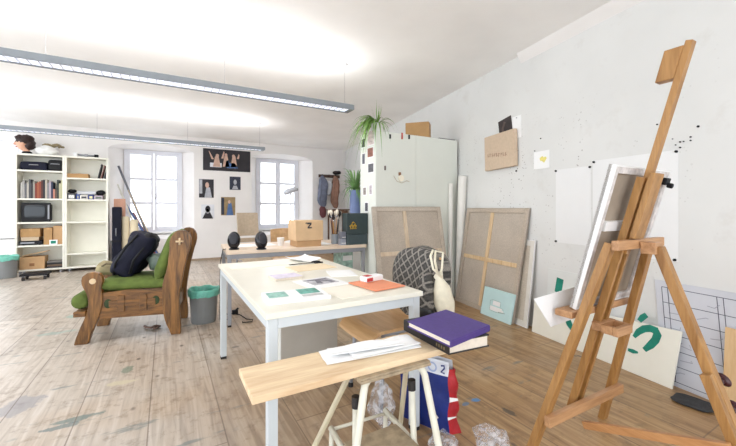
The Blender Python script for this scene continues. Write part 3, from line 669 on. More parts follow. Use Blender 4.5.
# ------------------------------------------------------------------ carved armchair
def armchair():
    O = V((-.625, 3.773, 0)); sx = V((.9862, -.1655, 0)); wy = V((.1655, .9862, 0))
    A = lambda s, w, z: O+sx*s+wy*w+V((0, 0, z))
    cen = A(.35, .28, 0); t = thing('carved_armchair', 'heavy carved oak armchair with olive green cushions, facing left', 'armchair', cen)
    fr = [(.006, .535), (.012, .57), (.045, .597), (.095, .604), (.13, .59), (.152, .56), (.158, .521), (.150, .48), (.150, .444), (.156, .40), (.158, .35), (.149, .289), (.135, .235), (.117, .189), (.094, .13), (.074, .078), (.053, 0), (-.045, 0), (-.036, .04), (-.024, .078), (.001, .151), (.022, .2), (.038, .249), (.052, .30), (.055, .345), (.05, .39), (.042, .427), (.024, .465), (.010, .5)]
    bk = [(.661, .844), (.66, .78), (.657, .725), (.648, .64), (.634, .569), (.618, .52), (.606, .46), (.604, .37), (.606, .282), (.612, .21), (.622, .149), (.638, .095), (.657, .053), (.675, 0), (.751, 0), (.752, .06), (.751, .109), (.744, .18), (.739, .243), (.740, .31), (.746, .375), (.758, .46), (.774, .56), (.793, .65), (.812, .728), (.828, .78), (.837, .83), (.836, .875), (.822, .912), (.80, .935), (.765, .948), (.73, .945), (.70, .925), (.675, .89)]
    for w in (0, .5):
        f = link('front_leg', MB().prism([A(s, w, z) for s, z in fr], wy*.06), M_oak, t, .006)
        k = link('back_leg', MB().prism([A(s, w, z) for s, z in bk], wy*.06), M_oak, t, .006)
        r = link('side_rail', MB().prism([A(s, w+.012, z) for s, z in ((.13, .20), (.62, .19), (.62, .43), (.60, .43), (.35, .435), (.14, .42))], wy*.036), M_oakx, t, .004)
        out = -1 if w == 0 else 1; wf = w if w == 0 else w+.06
        for s in (.262, .43): link('rail_strap', MB().prism([A(s, w-.002, .25), A(s+.055, w-.002, .25), A(s+.055, w-.002, .39), A(s, w-.002, .39)], wy*.064), M_oakx, r, .004)
        link('rail_strap', MB().prism([A(.2, w+.003, .295), A(.55, w+.003, .29), A(.55, w+.003, .345), A(.2, w+.003, .35)], wy*.054), M_oakx, r, .004)
        for s in (.205, .565):
            c = A(s-.005, w+.030, .325); m = MB().ell(c, (.045, .024, .058)); link('rail_hole_oval', m, plain('shaded_green', (52, 66, 40), .9, .2), r, smooth=True)  # stands for a hole showing the cushion, its shade mixed into the green
        c = A(.088, wf, .528); link('scroll_disc', MB().tube([c-wy*.004*out, c+wy*.006*out], .024, 14), plain('pale_tan', (216, 190, 152), .5), f)  # small pale disc on the outer face of the scroll
        c = A(.745, wf, .845); d = wy*.005*out
        link('peg', MB().tube([c-d, c+d], .026, 14), M_oakx, k)
        for a in (0, pi/2):
            v = sx*cos(a)+V((0, 0, sin(a))); link('peg', MB().tube([c-v*.032+d*1.3, c+v*.032+d*1.3], .008, 8), plain('pale_tan', (216, 190, 152), .5), k, smooth=True)
    link('front_rail', MB().ob(A(-.045, .055, .235), sx*.10, wy*.45, V((0, 0, .045))), M_oakx, t, .005)
    link('front_rail', MB().ob(A(-.045, -.012, .235), sx*.085, wy*.067, V((0, 0, .045))), M_oakx, t, .005)
    link('back_rail', MB().ob(A(.665, .055, .2), sx*.05, wy*.45, V((0, 0, .12))), M_oakx, t, .005)
    link('back_rail', MB().ob(A(.75, .055, .80), sx*.03, wy*.45, V((0, 0, .1))), M_oakx, t, .005)
    def cushion(name, a, b, th, wa, wb, puff=.03):
        a, b = V((a[0], a[1])), V((b[0], b[1])); d = (b-a); n = V((-d.y, d.x)).normalized()
        def fnc(side):
            def f(i, j):
                q = a+d*i; e = (1-(2*i-1)**6)*(1-(2*j-1)**6); h = side*(th/2+puff*e*.6-(th*.35)*(1-e)); q = q+n*h
                return A(q.x, wa+(wb-wa)*j, q.y)
            return f
        m = MB(); g = []
        for sd in (1, -1): m.sheet(fnc(sd), 18, 14)
        bmesh.ops.remove_doubles(m.bm, verts=m.bm.verts, dist=.0005)
        bnd = [e for e in m.bm.edges if e.is_boundary]
        if bnd: bmesh.ops.bridge_loops(m.bm, edges=bnd)
        return link(name, m, M_green, t, smooth=True)
    cushion('seat_cushion', (.09, .475), (.66, .455), .10, .015, .545, .02)
    rl = MB().tube([A(-.010, w, .358) for w in (.0, .01, .04, .2, .36, .52, .55, .56)], [.035, .055, .066, .069, .069, .066, .055, .035], 20); link('front_bolster', rl, M_green, t, smooth=True)
    cushion('back_cushion', (.545, .49), (.715, .93), .10, .065, .495, .03)
    # things lying in the chair
    def blob(c, r, ang, fn=None, amp=.02, fq=9, seed=0, e=.6):
        R = Matrix((( sx.x, wy.x, 0), (sx.y, wy.y, 0), (0, 0, 1))) @ Matrix.Rotation(-ang, 3, 'Y')
        se = lambda x, a: math.copysign(abs(x/a)**e, x)*a
        return MB().ell(c, r, R, 30, 20, fn=lambda q, th, ph: V((se(q.x, r[0]), se(q.y, r[1]), se(q.z, r[2])))).noise(amp, fq, seed)
    bg = thing('duffel_bag', 'dark navy nylon bag propped up in the carved armchair', 'bag', A(.34, .28, .53))
    link('body', blob(A(.335, .28, .715), (.215, .16, .105), radians(60), amp=.045, fq=9, seed=4, e=.45), M_navy, bg, smooth=True)
    link('strap', MB().tube([A(.20, .14, .55), A(.22, .10, .66), A(.30, .10, .80), A(.385, .14, .905)], .011, 8), M_black, bg, smooth=True)
    link('strap', MB().tube([A(.33, .11, .56), A(.36, .10, .68), A(.43, .12, .78), A(.45, .16, .86)], .011, 8), M_black, bg, smooth=True)
    link('top_flap', blob(A(.43, .28, .845), (.085, .15, .06), radians(15), amp=.02, seed=9), M_black, bg, smooth=True)
    one('folded_jacket', blob(A(.535, .28, .635), (.07, .16, .1), radians(60), amp=.03, fq=14, seed=6, e=.9), plain('grey_green_nylon', (92, 106, 96), .5, .3, 12, bmp=.4), 'grey-green jacket stuffed between the navy bag and the chair back', 'jacket', smooth=True)
    kb = thing('canvas_shoulder_bag', 'khaki canvas bag lying at the front edge of the armchair seat', 'bag', A(.13, .35, .53))
    link('body', blob(A(.12, .36, .585), (.10, .12, .06), radians(-8), amp=.02, fq=12, seed=8), plain('khaki_canvas', (158, 146, 112), .9, .2, 14, bmp=.4), kb, smooth=True)
    link('strap', MB().tube([A(.05, .26, .60), A(.12, .22, .645), A(.20, .26, .62), A(.22, .34, .58)], .009, 8), plain('khaki_strap', (120, 108, 84), .9), kb, smooth=True)
    # strap of the navy bag trailing below the chair
    one('trailing_strap', MB().tube([A(.40, .32, .012), A(.43, .26, .015), A(.47, .24, .014), A(.50, .30, .012), A(.54, .26, .014), A(.50, .20, .012)], .011, 8), plain('dull_brown_cord', (120, 96, 84), .8), 'brown cord lying on the floor under the armchair', 'cord', smooth=True)
armchair()

# ------------------------------------------------------------------ things leaning in the middle window niche
def pole(pa, pb, r, mat, name, label, cat, group=None, n=10): one(name, MB().tube([pa, pb], r, n), mat, label, cat, group, smooth=True)
yk = 8.42
a, b_ = W(111, 209), W(121.5, 209)
t = thing('guitar_case', 'tall black case standing upright against the bookcase side', 'case', ((a+b_)/2, 8.3, 0))
link('body', B(a+.015, b_, 8.22, 8.40, 0, 1.17), M_navy, t, .02)
link('handle', MB().tube([((a+b_)/2, 8.218, .62), ((a+b_)/2, 8.19, .63), ((a+b_)/2, 8.19, .75), ((a+b_)/2, 8.218, .76)], .008, 8), M_greysteel, t, smooth=True)
link('strap', B(a+.013, b_+.002, 8.215, 8.405, .50, .535), M_black, t)
one('cardboard_sheet', MB().ob((a+.02, 8.45, 0), (.19, 0, 0), (0, .012, 0), (0, .02, 1.33)), plain('pinkish_card', (218, 168, 146), .8, .1), 'pinkish cardboard sheet standing behind the tall black case', 'cardboard')
for k, (u, top, lb) in enumerate(((125.5, 216, 'cream foam roll standing in the window niche, left of two'), (134.2, 219, 'cream foam roll standing in the window niche, right of two'))):
    p = WY(u, top, 8.36); one('foam_roll', MB().lathe((p.x, 8.36, 0), [(.06, 0), (.068, .03), (.066, p.z-.04), (.05, p.z-.01)], 16).noise(.006, 8, k), plain('cream_foam', (226, 212, 182), .9, .06), lb, 'foam roll', 'foam rolls', smooth=True)
for idx_, (ua, va, ub, vb, r, c, lb) in enumerate(((118.5, 166, 149, 238, .022, (120, 122, 132), 'long grey metal pole leaning across the middle window'), (117.5, 184, 139, 236, .014, (226, 222, 210), 'thin white stick leaning left of the long grey pole'),
                           (123, 200, 141, 228, .02, (66, 90, 140), 'blue rolled tube leaning in the middle window niche'), (133, 213, 150, 243, .026, (150, 60, 56), 'dark red rolled umbrella leaning in the middle window niche'), (128, 190, 152, 240, .010, (196, 176, 150), 'thin wooden rod leaning right of the grey pole'))):
    k = len(lb); p = WY(ua, va, 8.80-.045*idx_); q = WY(ub, vb, 8.40-.045*idx_); d = (q-p).normalized(); q = p+d*((p.z-.002)/-d.z)
    pole(p, q, r, plain('pole_%d' % c[0], c, .4, .1), 'leaning_pole' if 'pole' in lb else ('leaning_umbrella' if 'umbrella' in lb else 'leaning_rod'), lb, 'umbrella' if 'umbrella' in lb else 'pole')

# ------------------------------------------------------------------ pictures on the back wall
def poster(box, bg, figs, label, name='poster'):
    (u0, v0, u1, v1) = box; p = WY(u0, v0, YB-.006); q = WY(u1, v1, YB-.006); c = V(((p.x+q.x)/2, YB, min(p.z, q.z)))
    t = thing(name, label, 'poster', c, 'pictures on the window wall'); w = q.x-p.x; h = p.z-q.z
    link('print', B(p.x, q.x, YB-.008, YB+.001, q.z, p.z), bg, t)
    for nm, mat, shp in figs:
        m = MB()
        for (kind, cx, cz, rx, rz) in shp:
            cc = V((p.x+w*cx, YB-.008, q.z+h*cz))
            if kind == 'e':
                n = 18; m.prism([cc+V((rx*w*cos(2*pi*i/n), 0, rz*h*sin(2*pi*i/n))) for i in range(n)], (0, -.0012, 0))
            elif kind == 'r': m.prism([cc+V((-rx*w, 0, -rz*h)), cc+V((rx*w, 0, -rz*h)), cc+V((rx*w, 0, rz*h)), cc+V((-rx*w, 0, rz*h))], (0, -.0009, 0))
            elif kind == 't': m.prism([cc+V((-rx*w, 0, -rz*h)), cc+V((rx*w, 0, -rz*h)), cc+V((rx*w*.45, 0, rz*h)), cc+V((-rx*w*.45, 0, rz*h))], (0, -.0011, 0))
            elif kind == 'a': m.prism([cc+V((0, 0, -rz*h)), cc+V((rx*w, 0, rz*h)), cc+V((rx*w+.02*w, 0, rz*h-.05*h)), cc+V((.05*w, 0, -rz*h))], (0, -.0010, 0))
        link(nm, m, mat, t)
PK = plain('print_black', (36, 32, 40), .5, .3, 6); PF = plain('print_flesh', (204, 170, 152), .5, .15, 12); PG = plain('print_grey', (176, 178, 186), .5, .2, 12)
PB = plain('print_blue', (78, 110, 160), .5, .25, 10); PW = plain('print_white', (220, 222, 228), .5, .1); PO = plain('print_ochre', (150, 128, 92), .5, .25, 8); PD = plain('print_dark_blue', (40, 46, 66), .5, .3, 8)
poster((203, 148, 250.3, 172.3), PK, [('figure_group', PF, [('t', .28, .42, .08, .24), ('e', .29, .70, .035, .08), ('a', .17, .72, -.06, .2), ('t', .47, .45, .07, .25), ('e', .47, .75, .03, .08), ('a', .37, .75, .05, .17), ('t', .64, .46, .07, .26), ('e', .63, .72, .033, .08), ('a', .70, .72, .04, .12)]),
       ('cloth', PB, [('t', .60, .27, .13, .12), ('t', .50, .35, .05, .15)]), ('pale_slab', PW, [('r', .26, .26, .12, .10)])], 'wide dark poster of three figures with raised arms, highest on the window wall')
poster((199, 179, 213.7, 197.7), PK, [('shirt', PG, [('t', .62, .28, .26, .28)]), ('face', PF, [('e', .55, .68, .13, .16)]), ('background', PG, [('r', .12, .6, .1, .38)])], 'small dark portrait print in the left column below the wide poster')
poster((229.6, 176.5, 240.6, 190), PD, [('face', PG, [('e', .5, .58, .15, .2)]), ('collar', PG, [('t', .5, .18, .3, .14)])], 'smallest dark blue portrait print, right below the wide poster')
poster((201.3, 204.5, 214.2, 218.5), PW, [('coat', PK, [('t', .5, .22, .42, .22)]), ('hair', PK, [('e', .5, .68, .2, .24)]), ('face', PG, [('e', .5, .56, .14, .2)])], 'black and white head portrait print, lowest in the left column')
poster((221, 197, 235.2, 215.2), PO, [('robe', PB, [('t', .62, .34, .24, .34)]), ('shadow', PD, [('r', .12, .5, .1, .46)]), ('face', PF, [('e', .58, .74, .09, .1)])], 'portrait print in a blue robe beside the head portrait')

# ------------------------------------------------------------------ far desk and what stands on it
def table(name, label, xa, xb, ya, yb, zt, th, top, steel, leg, cat='table'):
    t = thing(name, label, cat, ((xa+xb)/2, (ya+yb)/2, 0))
    link('tabletop', B(xa, xb, ya, yb, zt-th, zt), top, t, .003)
    fz = zt-th; i = .012
    fr = MB()
    for (a, b, c, d) in ((xa+i+leg, xb-i-leg, ya+i, ya+i+.025), (xa+i+leg, xb-i-leg, yb-i-.025, yb-i)): fr.box(a, b, c, d, fz-.045, fz-.0005)
    for (a, b, c, d) in ((xa+i, xa+i+.025, ya+i+leg, yb-i-leg), (xb-i-.025, xb-i, ya+i+leg, yb-i-leg)): fr.box(a, b, c, d, fz-.045, fz-.0005)
    link('apron', fr, steel, t, .002)
    for x in (xa+i, xb-i-leg):
        for y in (ya+i, yb-i-leg):
            l = link('leg', B(x, x+leg, y, y+leg, .018, fz-.0005), steel, t, .003); link('foot_cap', B(x+.001, x+leg-.001, y+.001, y+leg-.001, 0, .018), M_rubber, l)
    return t
wdk = table('work_desk', 'long pale birch desk with grey legs behind the white table', .525, 2.015, 3.555, 4.33, .735, .035, M_desk, M_greysteel, .035, 'desk'); wdk.rotation_euler.z = radians(-3.5)
DZ = .735
def speaker(x, y, ang, label):
    t = thing('desk_speaker', label, 'speaker', (x, y, DZ), 'black desk speakers')
    R = Matrix.Rotation(ang, 3, 'Z') @ Matrix.Rotation(radians(-14), 3, 'X')
    c = V((x, y, DZ+.092))
    link('body', MB().ell(c, (.062, .058, .088), R, 24, 16, fn=lambda q, th, ph: V((q.x, q.y*(1.25 if q.y > 0 else .8), q.z))), M_gloss, t, smooth=True)
    link('base', MB().lathe((x, y, DZ), [(.048, 0), (.05, .008), (.03, .02)], 20), M_black, t)
    link('grille', MB().ell(c+R @ V((0, -.040, .01)), (.042, .012, .058), R), plain('speaker_grille', (44, 44, 52), .6, .2, 80), t, smooth=True)
p = FL(235, 250, DZ); speaker(p.x, p.y+.06, radians(-15), 'rounded black desk speaker at the left end of the birch desk')
p = FL(263, 250, DZ); speaker(p.x, p.y+.07, radians(10), 'rounded black desk speaker in front of the bright window, right of the other speaker')
# cardboard box with lid
bx = thing('lidded_cardboard_box', 'lidded cardboard box in the middle of the birch desk', 'box', (1.34, 3.74, DZ))
link('base', B(1.20, 1.475, 3.605, 3.84, DZ, DZ+.075), M_card, bx, .003)
link('lid', B(1.182, 1.493, 3.592, 3.853, DZ+.065, 1.015), M_card2, bx, .004)
fr = (V((1.182, 3.592, DZ+.065)), V((1, 0, 0)), V((0, 0, 1)), V((0, -1, 0)))
m = MB(); stroke(m, [(.125, .185), (.175, .185)], .018, fr); stroke(m, [(.17, .18), (.135, .14)], .014, fr); stroke(m, [(.132, .137), (.18, .140)], .012, fr); stroke(m, [(.118, .195), (.112, .18)], .01, fr)
link('printed_mark', m, plain('dark_box_print', (58, 56, 62), .6), bx)
# dark green archive box with gold crest
gb = thing('archive_box', 'dark green archive box with gold crest at the right end of the birch desk', 'box', (1.89, 3.60, DZ))
DG = plain('dark_green_cover', (52, 66, 68), .55, .08, 20)
link('lower_part', B(1.758, 2.018, 3.535, 3.655, DZ, DZ+.115), plain('dark_green_lower', (66, 80, 84), .55, .08, 20), gb, .003)
link('lid', B(1.755, 2.021, 3.532, 3.658, DZ+.117, 1.09), DG, gb, .003)
fr = (V((1.755, 3.532, DZ+.117)), V((1, 0, 0)), V((0, 0, 1)), V((0, -1, 0))); m = MB(); rs = random.Random(5)
for (cx, cz, s) in ((.055, .10, .022), (.095, .10, .022)):
    stroke(m, [(cx-s, cz-.012), (cx-s*.2, cz+.006), (cx+s, cz-.008)], .018, fr); stroke(m, [(cx-s*.6, cz-.03), (cx-s*.5, cz-.01)], .009, fr); stroke(m, [(cx+s*.5, cz-.03), (cx+s*.5, cz-.008)], .009, fr); stroke(m, [(cx, cz), (cx+s*.3, cz+.022)], .012, fr)
stroke(m, [(.06, .128), (.075, .14), (.09, .128)], .012, fr); stroke(m, [(.035, .065), (.118, .065)], .006, fr)
link('gold_crest', m, plain('gold_foil', (206, 168, 66), .35, .15, 60, metal=.4), gb)
for k, (a, b_, z0, z1, c, lb) in enumerate(((1.692, 1.752, DZ, .80, (150, 154, 166), 'small grey box under the darker one beside the green archive box'), (1.70, 1.75, .801, .885, (112, 116, 128), 'small darker grey box on top of another beside the green archive box'))):
    q = thing('small_box', lb, 'box', ((a+b_)/2, 3.60, z0)); link('body', B(a, b_, 3.55, 3.64, z0, z1), plain('small_box_%d' % k, c, .5), q, .003); link('lid_seam', B(a+.004, b_-.004, 3.5475, 3.5495, z0+.02, z0+.026), M_paper, q)
# jar of brushes
jp = V((1.70, 3.74, DZ))
jar = thing('brush_jar', 'glass jar crowded with paintbrushes on the birch desk', 'jar', jp)
link('glass_wall', MB().lathe(jp, [(.036, 0), (.043, .006), (.043, .115), (.040, .115), (.040, .008), (.02, .006)], 24), plain('murky_jar_glass', (150, 158, 166), .15, .08), jar, smooth=False)
rb = random.Random(11)
for i in range(11):
    a = 2*pi*i/11; tilt = rb.uniform(.10, .19); d = V((cos(a)*tilt, sin(a)*tilt, 1)).normalized(); s = jp+V((cos(a)*.017, sin(a)*.017, .012)); ln = rb.uniform(.24, .30)
    pale = i % 2 == 0
    hcol = [('tan', (196, 150, 96)), ('black', (40, 36, 40)), ('red-brown', (120, 66, 48)), ('ochre', (186, 140, 70))][i % 4]
    br = thing('paintbrush', '%s-handled paintbrush with %s bristles in the glass jar, leaning %s' % (hcol[0], 'white' if pale else 'dark', ['right', 'right and back', 'back', 'back and slightly left', 'left and back', 'left', 'left and forward', 'forward and left', 'forward', 'forward and right', 'right and slightly forward'][i]), 'paintbrush', s, 'paintbrushes in the glass jar')
    link('handle', MB().tube([s, s+d*ln*.5, s+d*ln], [.003, .005, .004], 8), plain('brush_handle_'+hcol[0], hcol[1], .35), br, smooth=True)
    link('ferrule', MB().tube([s+d*ln, s+d*(ln+.03)], [.005, .008], 8), M_chrome, br, smooth=True)
    link('bristles', MB().tube([s+d*(ln+.03), s+d*(ln+.055), s+d*(ln+.08), s+d*(ln+.098)], [.009, .021, .019, .006], 8), plain('bristles_pale' if pale else 'bristles_dark', (226, 216, 200) if pale else (40, 32, 34), .8, .2, 60), br, smooth=True)
def sheet(name, cx, cy, z, w, h, ang, mat, label, cat='paper', th=.0025, curl=0, group=None, par=None):
    c, s = cos(ang), sin(ang); m = MB()
    f = lambda i, j: (cx+c*(i-.5)*w-s*(j-.5)*h, cy+s*(i-.5)*w+c*(j-.5)*h, z+curl*(abs(2*i-1)**3)*.6+curl*.4*max(0, 2*j-1)**3)
    m.sheet(f, 10, 8, (0, 0, th)); return link(name, m, mat, par) if par else one(name, m, mat, label, cat, group)
sheet('paper_sheet', 1.57, 3.80, DZ, .13, .2, .1, M_paper, 'white papers on the birch desk between box and brush jar', curl=.01)
sheet('paper_sheet', .86, 4.05, DZ, .42, .3, .05, M_paper, 'white sheet lying on the birch desk behind the speakers', curl=.004)
one('paper_cup', MB().lathe((1.10, 3.86, DZ), [(.03, 0), (.04, .085), (.041, .088), (.037, .085), (.028, .006)], 20), M_white, 'white paper cup left of the lidded cardboard box', 'cup', smooth=False)
# desk lamp
def desk_lamp():
    x, y = 1.32, 4.2; t = thing('desk_lamp', 'slender white desk lamp in front of the right window', 'lamp', (x, y, DZ))
    link('base', MB().lathe((x, y, DZ), [(.07, 0), (.072, .012), (.02, .022)], 24), M_white, t)
    link('stem', MB().tube([(x, y, DZ+.02), (x, y, 1.33), (x+.02, y, 1.36)], .007, 8), plain('lamp_grey', (196, 198, 204), .4), t, smooth=True)
    link('lamp_shade', MB().tube([(x-.085, y-.03, 1.325), (x-.05, y-.02, 1.345), (x+.05, y, 1.38), (x+.09, y+.01, 1.375)], [.022, .034, .03, .016], 16), plain('lamp_shade_grey', (178, 180, 188), .4), t, smooth=True)
desk_lamp()
# cable and plug on the floor
p, q = FL(235, 314), FL(250, 321)
cb = thing('power_cable', 'black power cable with plug curling on the floor behind the white table', 'cable', ((p.x+q.x)/2, (p.y+q.y)/2, 0))
link('cord', MB().tube([(p.x-.10, p.y+.02, .006), (p.x-.02, p.y, .008), (p.x+.04, p.y-.08, .006), (q.x-.02, q.y+.06, .006), (q.x+.03, q.y+.02, .006), (q.x+.01, q.y-.05, .006), (q.x-.08, q.y-.03, .006), (p.x+.02, q.y+.0, .006)], .005, 8), M_black, cb, smooth=True)
link('plug', MB().box(p.x-.03, p.x+.03, p.y-.02, p.y+.02, 0, .045).tube([(p.x+.01, p.y, .04), (p.x+.035, p.y, .06)], .012, 8), M_black, cb, .006)
cx_ = .49
one('speaker_cable', MB().tube([(cx_+.03, 3.76, DZ+.006), (cx_-.002, 3.73, DZ+.004), (cx_-.03, 3.70, .62), (cx_-.035, 3.68, .3), (cx_-.03, 3.72, .06), (cx_+.02, 3.80, .006), (cx_+.08, 3.9, .006)], .004, 8), M_black, 'thin black cable hanging off the left end of the birch desk', 'cable', smooth=True)
# carton below the desk
t = thing('printed_carton', 'green and white printed carton standing under the right end of the birch desk', 'box', (1.90, 3.9, 0)); link('body', B(1.82, 1.965, 3.80, 4.05, 0, .62), plain('green_white_print', (164, 196, 184), .6, .35, 22), t, .004)
link('label_band', B(1.83, 1.955, 3.7975, 3.7995, .52, .58), M_paper, t)

# ------------------------------------------------------------------ chairs
def ply_chair(c, ang, label, back=True, upholstered=None):
    f = V((cos(ang), sin(ang), 0)); s = V((-sin(ang), cos(ang), 0)); c = V((c[0], c[1], 0)); U = V((0, 0, 1)); zs = .465
    t = thing('plywood_chair' if not upholstered else 'upholstered_chair', label, 'chair', c)
    P = lambda a, b, z: c+f*a+s*b+U*z
    def seat(i, j):
        a = .205-.41*i; b = (j-.5)*.39*(1-.06*i); drop = -.05*max(0, (a-.12)/.085)**2; return P(a, b, zs+drop-.008*cos((j-.5)*pi)+.02*max(0, -(a+.12)/.085)**2)
    link('seat', MB().sheet(seat, 16, 10, (0, 0, -.018)), upholstered or M_ply, t, smooth=False)
    def back_(i, j): b = (j-.5)*.40; return P(-.235-.05*i-.035*cos((j-.5)*pi), b, .64+.22*i-.015*(2*j-1)**2*(1 if i > .5 else 0))
    def back2(i, j): b = (j-.5)*.30; return P(-.215-.06*i-.02*cos((j-.5)*pi), b, .75+.33*i)
    if upholstered:
        link('backrest', MB().sheet(back2, 8, 8, -f*.03), upholstered, t, .004)
        link('lower_back_rail', MB().ob(P(-.205, -.15, .66), s*.30, -f*.02, U*.06), upholstered, t, .004)
    else: link('backrest', MB().sheet(back_, 8, 10, -f*.014), M_ply, t)
    for sd in (-1, 1):
        b = sd*.165
        link('leg', MB().tube([P(.10, b, zs-.03), P(.115, b*1.05, .2), P(.13, b*1.1, .0)], .0125, 10), M_greysteel, t, smooth=True)
        link('leg', MB().tube([P(-.30, b, .80), P(-.255, b, .60), P(-.2, b, zs-.03), P(-.24, b*1.05, .2), P(-.28, b*1.1, 0)], .0125, 10), M_greysteel, t, smooth=True)
        link('seat_rail', MB().tube([P(.10, b, zs-.031), P(-.2, b, zs-.031)], .0115, 10), M_greysteel, t, smooth=True)
        for a, bb in ((.13, b*1.1), (-.28, b*1.1)): link('foot_cap', MB().lathe(P(a, bb, 0), [(.0165, 0), (.0165, .025), (.013, .028)], 10), M_rubber, t)
    link('cross_tube', MB().tube([P(-.02, -.165, zs-.034), P(-.02, .165, zs-.034)], .01, 8), M_greysteel, t, smooth=True)
    return t
ply_chair((1.43, 4.70), radians(-100), 'beech plywood chair tucked behind the birch desk')
BE = plain('beige_upholstery', (190, 172, 150), .9, .08, 30)
ply_chair((1.06, 5.06), radians(-84), 'beige upholstered chair behind the birch desk at the left window pier', upholstered=BE)
ply_chair((1.165, 1.85), pi, 'beech plywood chair pushed under the white table, plaid jacket over its back')
# plaid jacket on the chair
jk = thing('plaid_jacket', 'grey plaid wool jacket hung over the back of the plywood chair', 'jacket', (1.43, 1.85, .45))
def jfun(q, th, ph):
    e = .38; r = (.075, .255, .235); se = lambda x, a: math.copysign(abs(x/a)**e, x)*a
    p = V((se(q.x, r[0]), se(q.y, r[1]), se(q.z, r[2]))); p.x += .018*sin(p.y*34+p.z*6)*(.35-min(.3, p.z)); p.y *= 1-.16*max(0, p.z/.235)**3; p.z -= .05*(p.y/.255)**2*(p.z > 0)
    p.x += p.z*.12
    return p
m = MB().ell((1.445, 1.85, .655), (.075, .255, .235), None, 56, 36, fn=jfun); m.noise(.016, 8, 12); link('body', m, M_plaid, jk, smooth=True)
m = MB().tube([(1.36, 1.66, .76), (1.335, 1.645, .68), (1.34, 1.64, .58), (1.35, 1.66, .50)], [.03, .05, .05, .045], 16); m.noise(.012, 12, 3); link('sleeve', m, M_plaid, jk, smooth=True)
m = MB().ell((1.335, 1.655, .545), (.05, .06, .05), None, 20, 14).noise(.02, 14, 8); link('lining', m, plain('black_lining', (26, 25, 28), .4, .2, 12), jk, smooth=True)
# cotton drawstring bag
tb = thing('drawstring_bag', 'cream cotton drawstring bag hanging from the right corner of the jacketed chair', 'bag', (1.42, 1.57, .50))
m = MB().tube([(1.375, 1.585, .765), (1.385, 1.58, .735), (1.395, 1.575, .68), (1.415, 1.57, .60), (1.43, 1.57, .53), (1.44, 1.57, .495)], [.03, .022, .05, .062, .055, .02], 22); m.noise(.016, 14, 2); link('sack', m, M_cream, tb, smooth=True)
link('cord', MB().tube([(1.375, 1.58, .75), (1.355, 1.585, .84), (1.385, 1.615, .895), (1.43, 1.60, .885), (1.40, 1.575, .80), (1.385, 1.575, .75)], .007, 8), M_cream, tb, smooth=True)
link('cord', MB().tube([(1.385, 1.56, .75), (1.33, 1.57, .80), (1.335, 1.60, .87), (1.37, 1.62, .90)], .007, 8), M_cream, tb, smooth=True)

# ------------------------------------------------------------------ white table and papers
TZ = .72
table('white_table', 'white topped steel table covered with papers in the foreground', .35, 1.155, 1.443, 2.93, TZ, .025, M_melam, M_steel, .042)
cab = thing('grey_panel_cabinet', 'plain grey-beige low cabinet standing under the white table', 'cabinet', (.89, 2.42, 0))
link('body', B(.655, 1.07, 2.31, 2.50, 0, .60), plain('pale_cabinet_side', (216, 216, 210), .6, .03), cab, .003)
link('front_panel', B(.660, 1.065, 2.302, 2.309, .02, .595), plain('grey_beige_panel', (182, 176, 166), .6, .05), cab)
sheet('drawing_sheet', .63, 2.73, TZ, .46, .24, .05, plain('warm_white_paper', (246, 240, 226), .7, .02), 'large white drawing sheet at the far left corner of the white table')
sheet('paper_sheet', .985, 2.80, TZ, .20, .22, .3, M_paper, 'white sheet at the far edge of the table below the birch desk', curl=.03)
sheet('beige_card', .91, 2.42, TZ, .30, .22, .12, plain('beige_card_stock', (236, 216, 184), .8, .03), 'beige card sheet in the middle of the white table', th=.004)
sheet('paper_sheet', 1.0, 2.10, TZ, .17, .22, -.25, M_paper, 'white sheet at the right edge of the white table behind the orange folder')
pd = thing('notepad', 'thick white notepad at the left middle of the white table', 'notepad', (.64, 2.13, TZ)); link('pages', MB().ob((.56, 2.06, TZ), (.165, .01, 0), (-.01, .13, 0), (0, 0, .014)), M_pages, pd, .002)
link('cover', MB().ob((.56, 2.06, TZ+.0145), (.165, .01, 0), (-.01, .13, 0), (0, 0, .002)), plain('lilac_white_cover', (222, 214, 230), .6, .12, 30), pd)
# eyeglasses / scissors
gl = thing('black_scissors', 'pair of black-handled scissors on the beige card', 'scissors', (1.0, 2.56, TZ))
z = TZ+.006
for sd in (-1, 1):
    n = 14; c = V((1.03+.0, 2.60+sd*.028, z)); link('handle', MB().tube([c+V((.032*cos(2*pi*k/n), .02*sin(2*pi*k/n), 0)) for k in range(n+1)], .005, 8), M_black, gl, smooth=True)
    link('blade', MB().prism([(1.0, 2.60+sd*.02, TZ+.004), (1.0, 2.60+sd*.010, TZ+.004), (.80, 2.585-sd*.012, TZ+.004), (.90, 2.595-sd*.008+sd*.002, TZ+.004)], (0, 0, .003)), M_black, gl)
mg = thing('open_brochure', 'open white brochure with teal pictures near the front left of the table', 'brochure', (.545, 1.655, TZ))
fa = radians(-4); sheet('pages', .545, 1.655, TZ, .29, .20, fa, M_paper, '', par=mg, th=.014)
fr = (V((.545, 1.655, TZ+.0125)), V((cos(fa), sin(fa), 0)), V((-sin(fa), cos(fa), 0)), V((0, 0, 1)))
for nm, pts, w, mt in (('teal_picture', [(-.13, .02), (-.04, .02)], .10, plain('pale_teal_print', (150, 196, 184), .6, .25, 40)), ('dark_teal_picture', [(.02, .035), (.12, .035)], .10, plain('deep_teal_print', (104, 170, 156), .6, .3, 40)), ('text_lines', [(.02, -.05), (.12, -.05)], .03, plain('grey_text_print', (196, 196, 196), .7, .15, 120))):
    link(nm, stroke(MB(), pts, w, fr, .0022, .0012), mt, mg)
ph = thing('photo_print', 'white sheet with a grey photograph in the middle of the table', 'photo print', (.775, 1.90, TZ))
fa = radians(8); sheet('sheet', .775, 1.90, TZ, .24, .25, fa, M_paper, '', par=ph, th=.003)
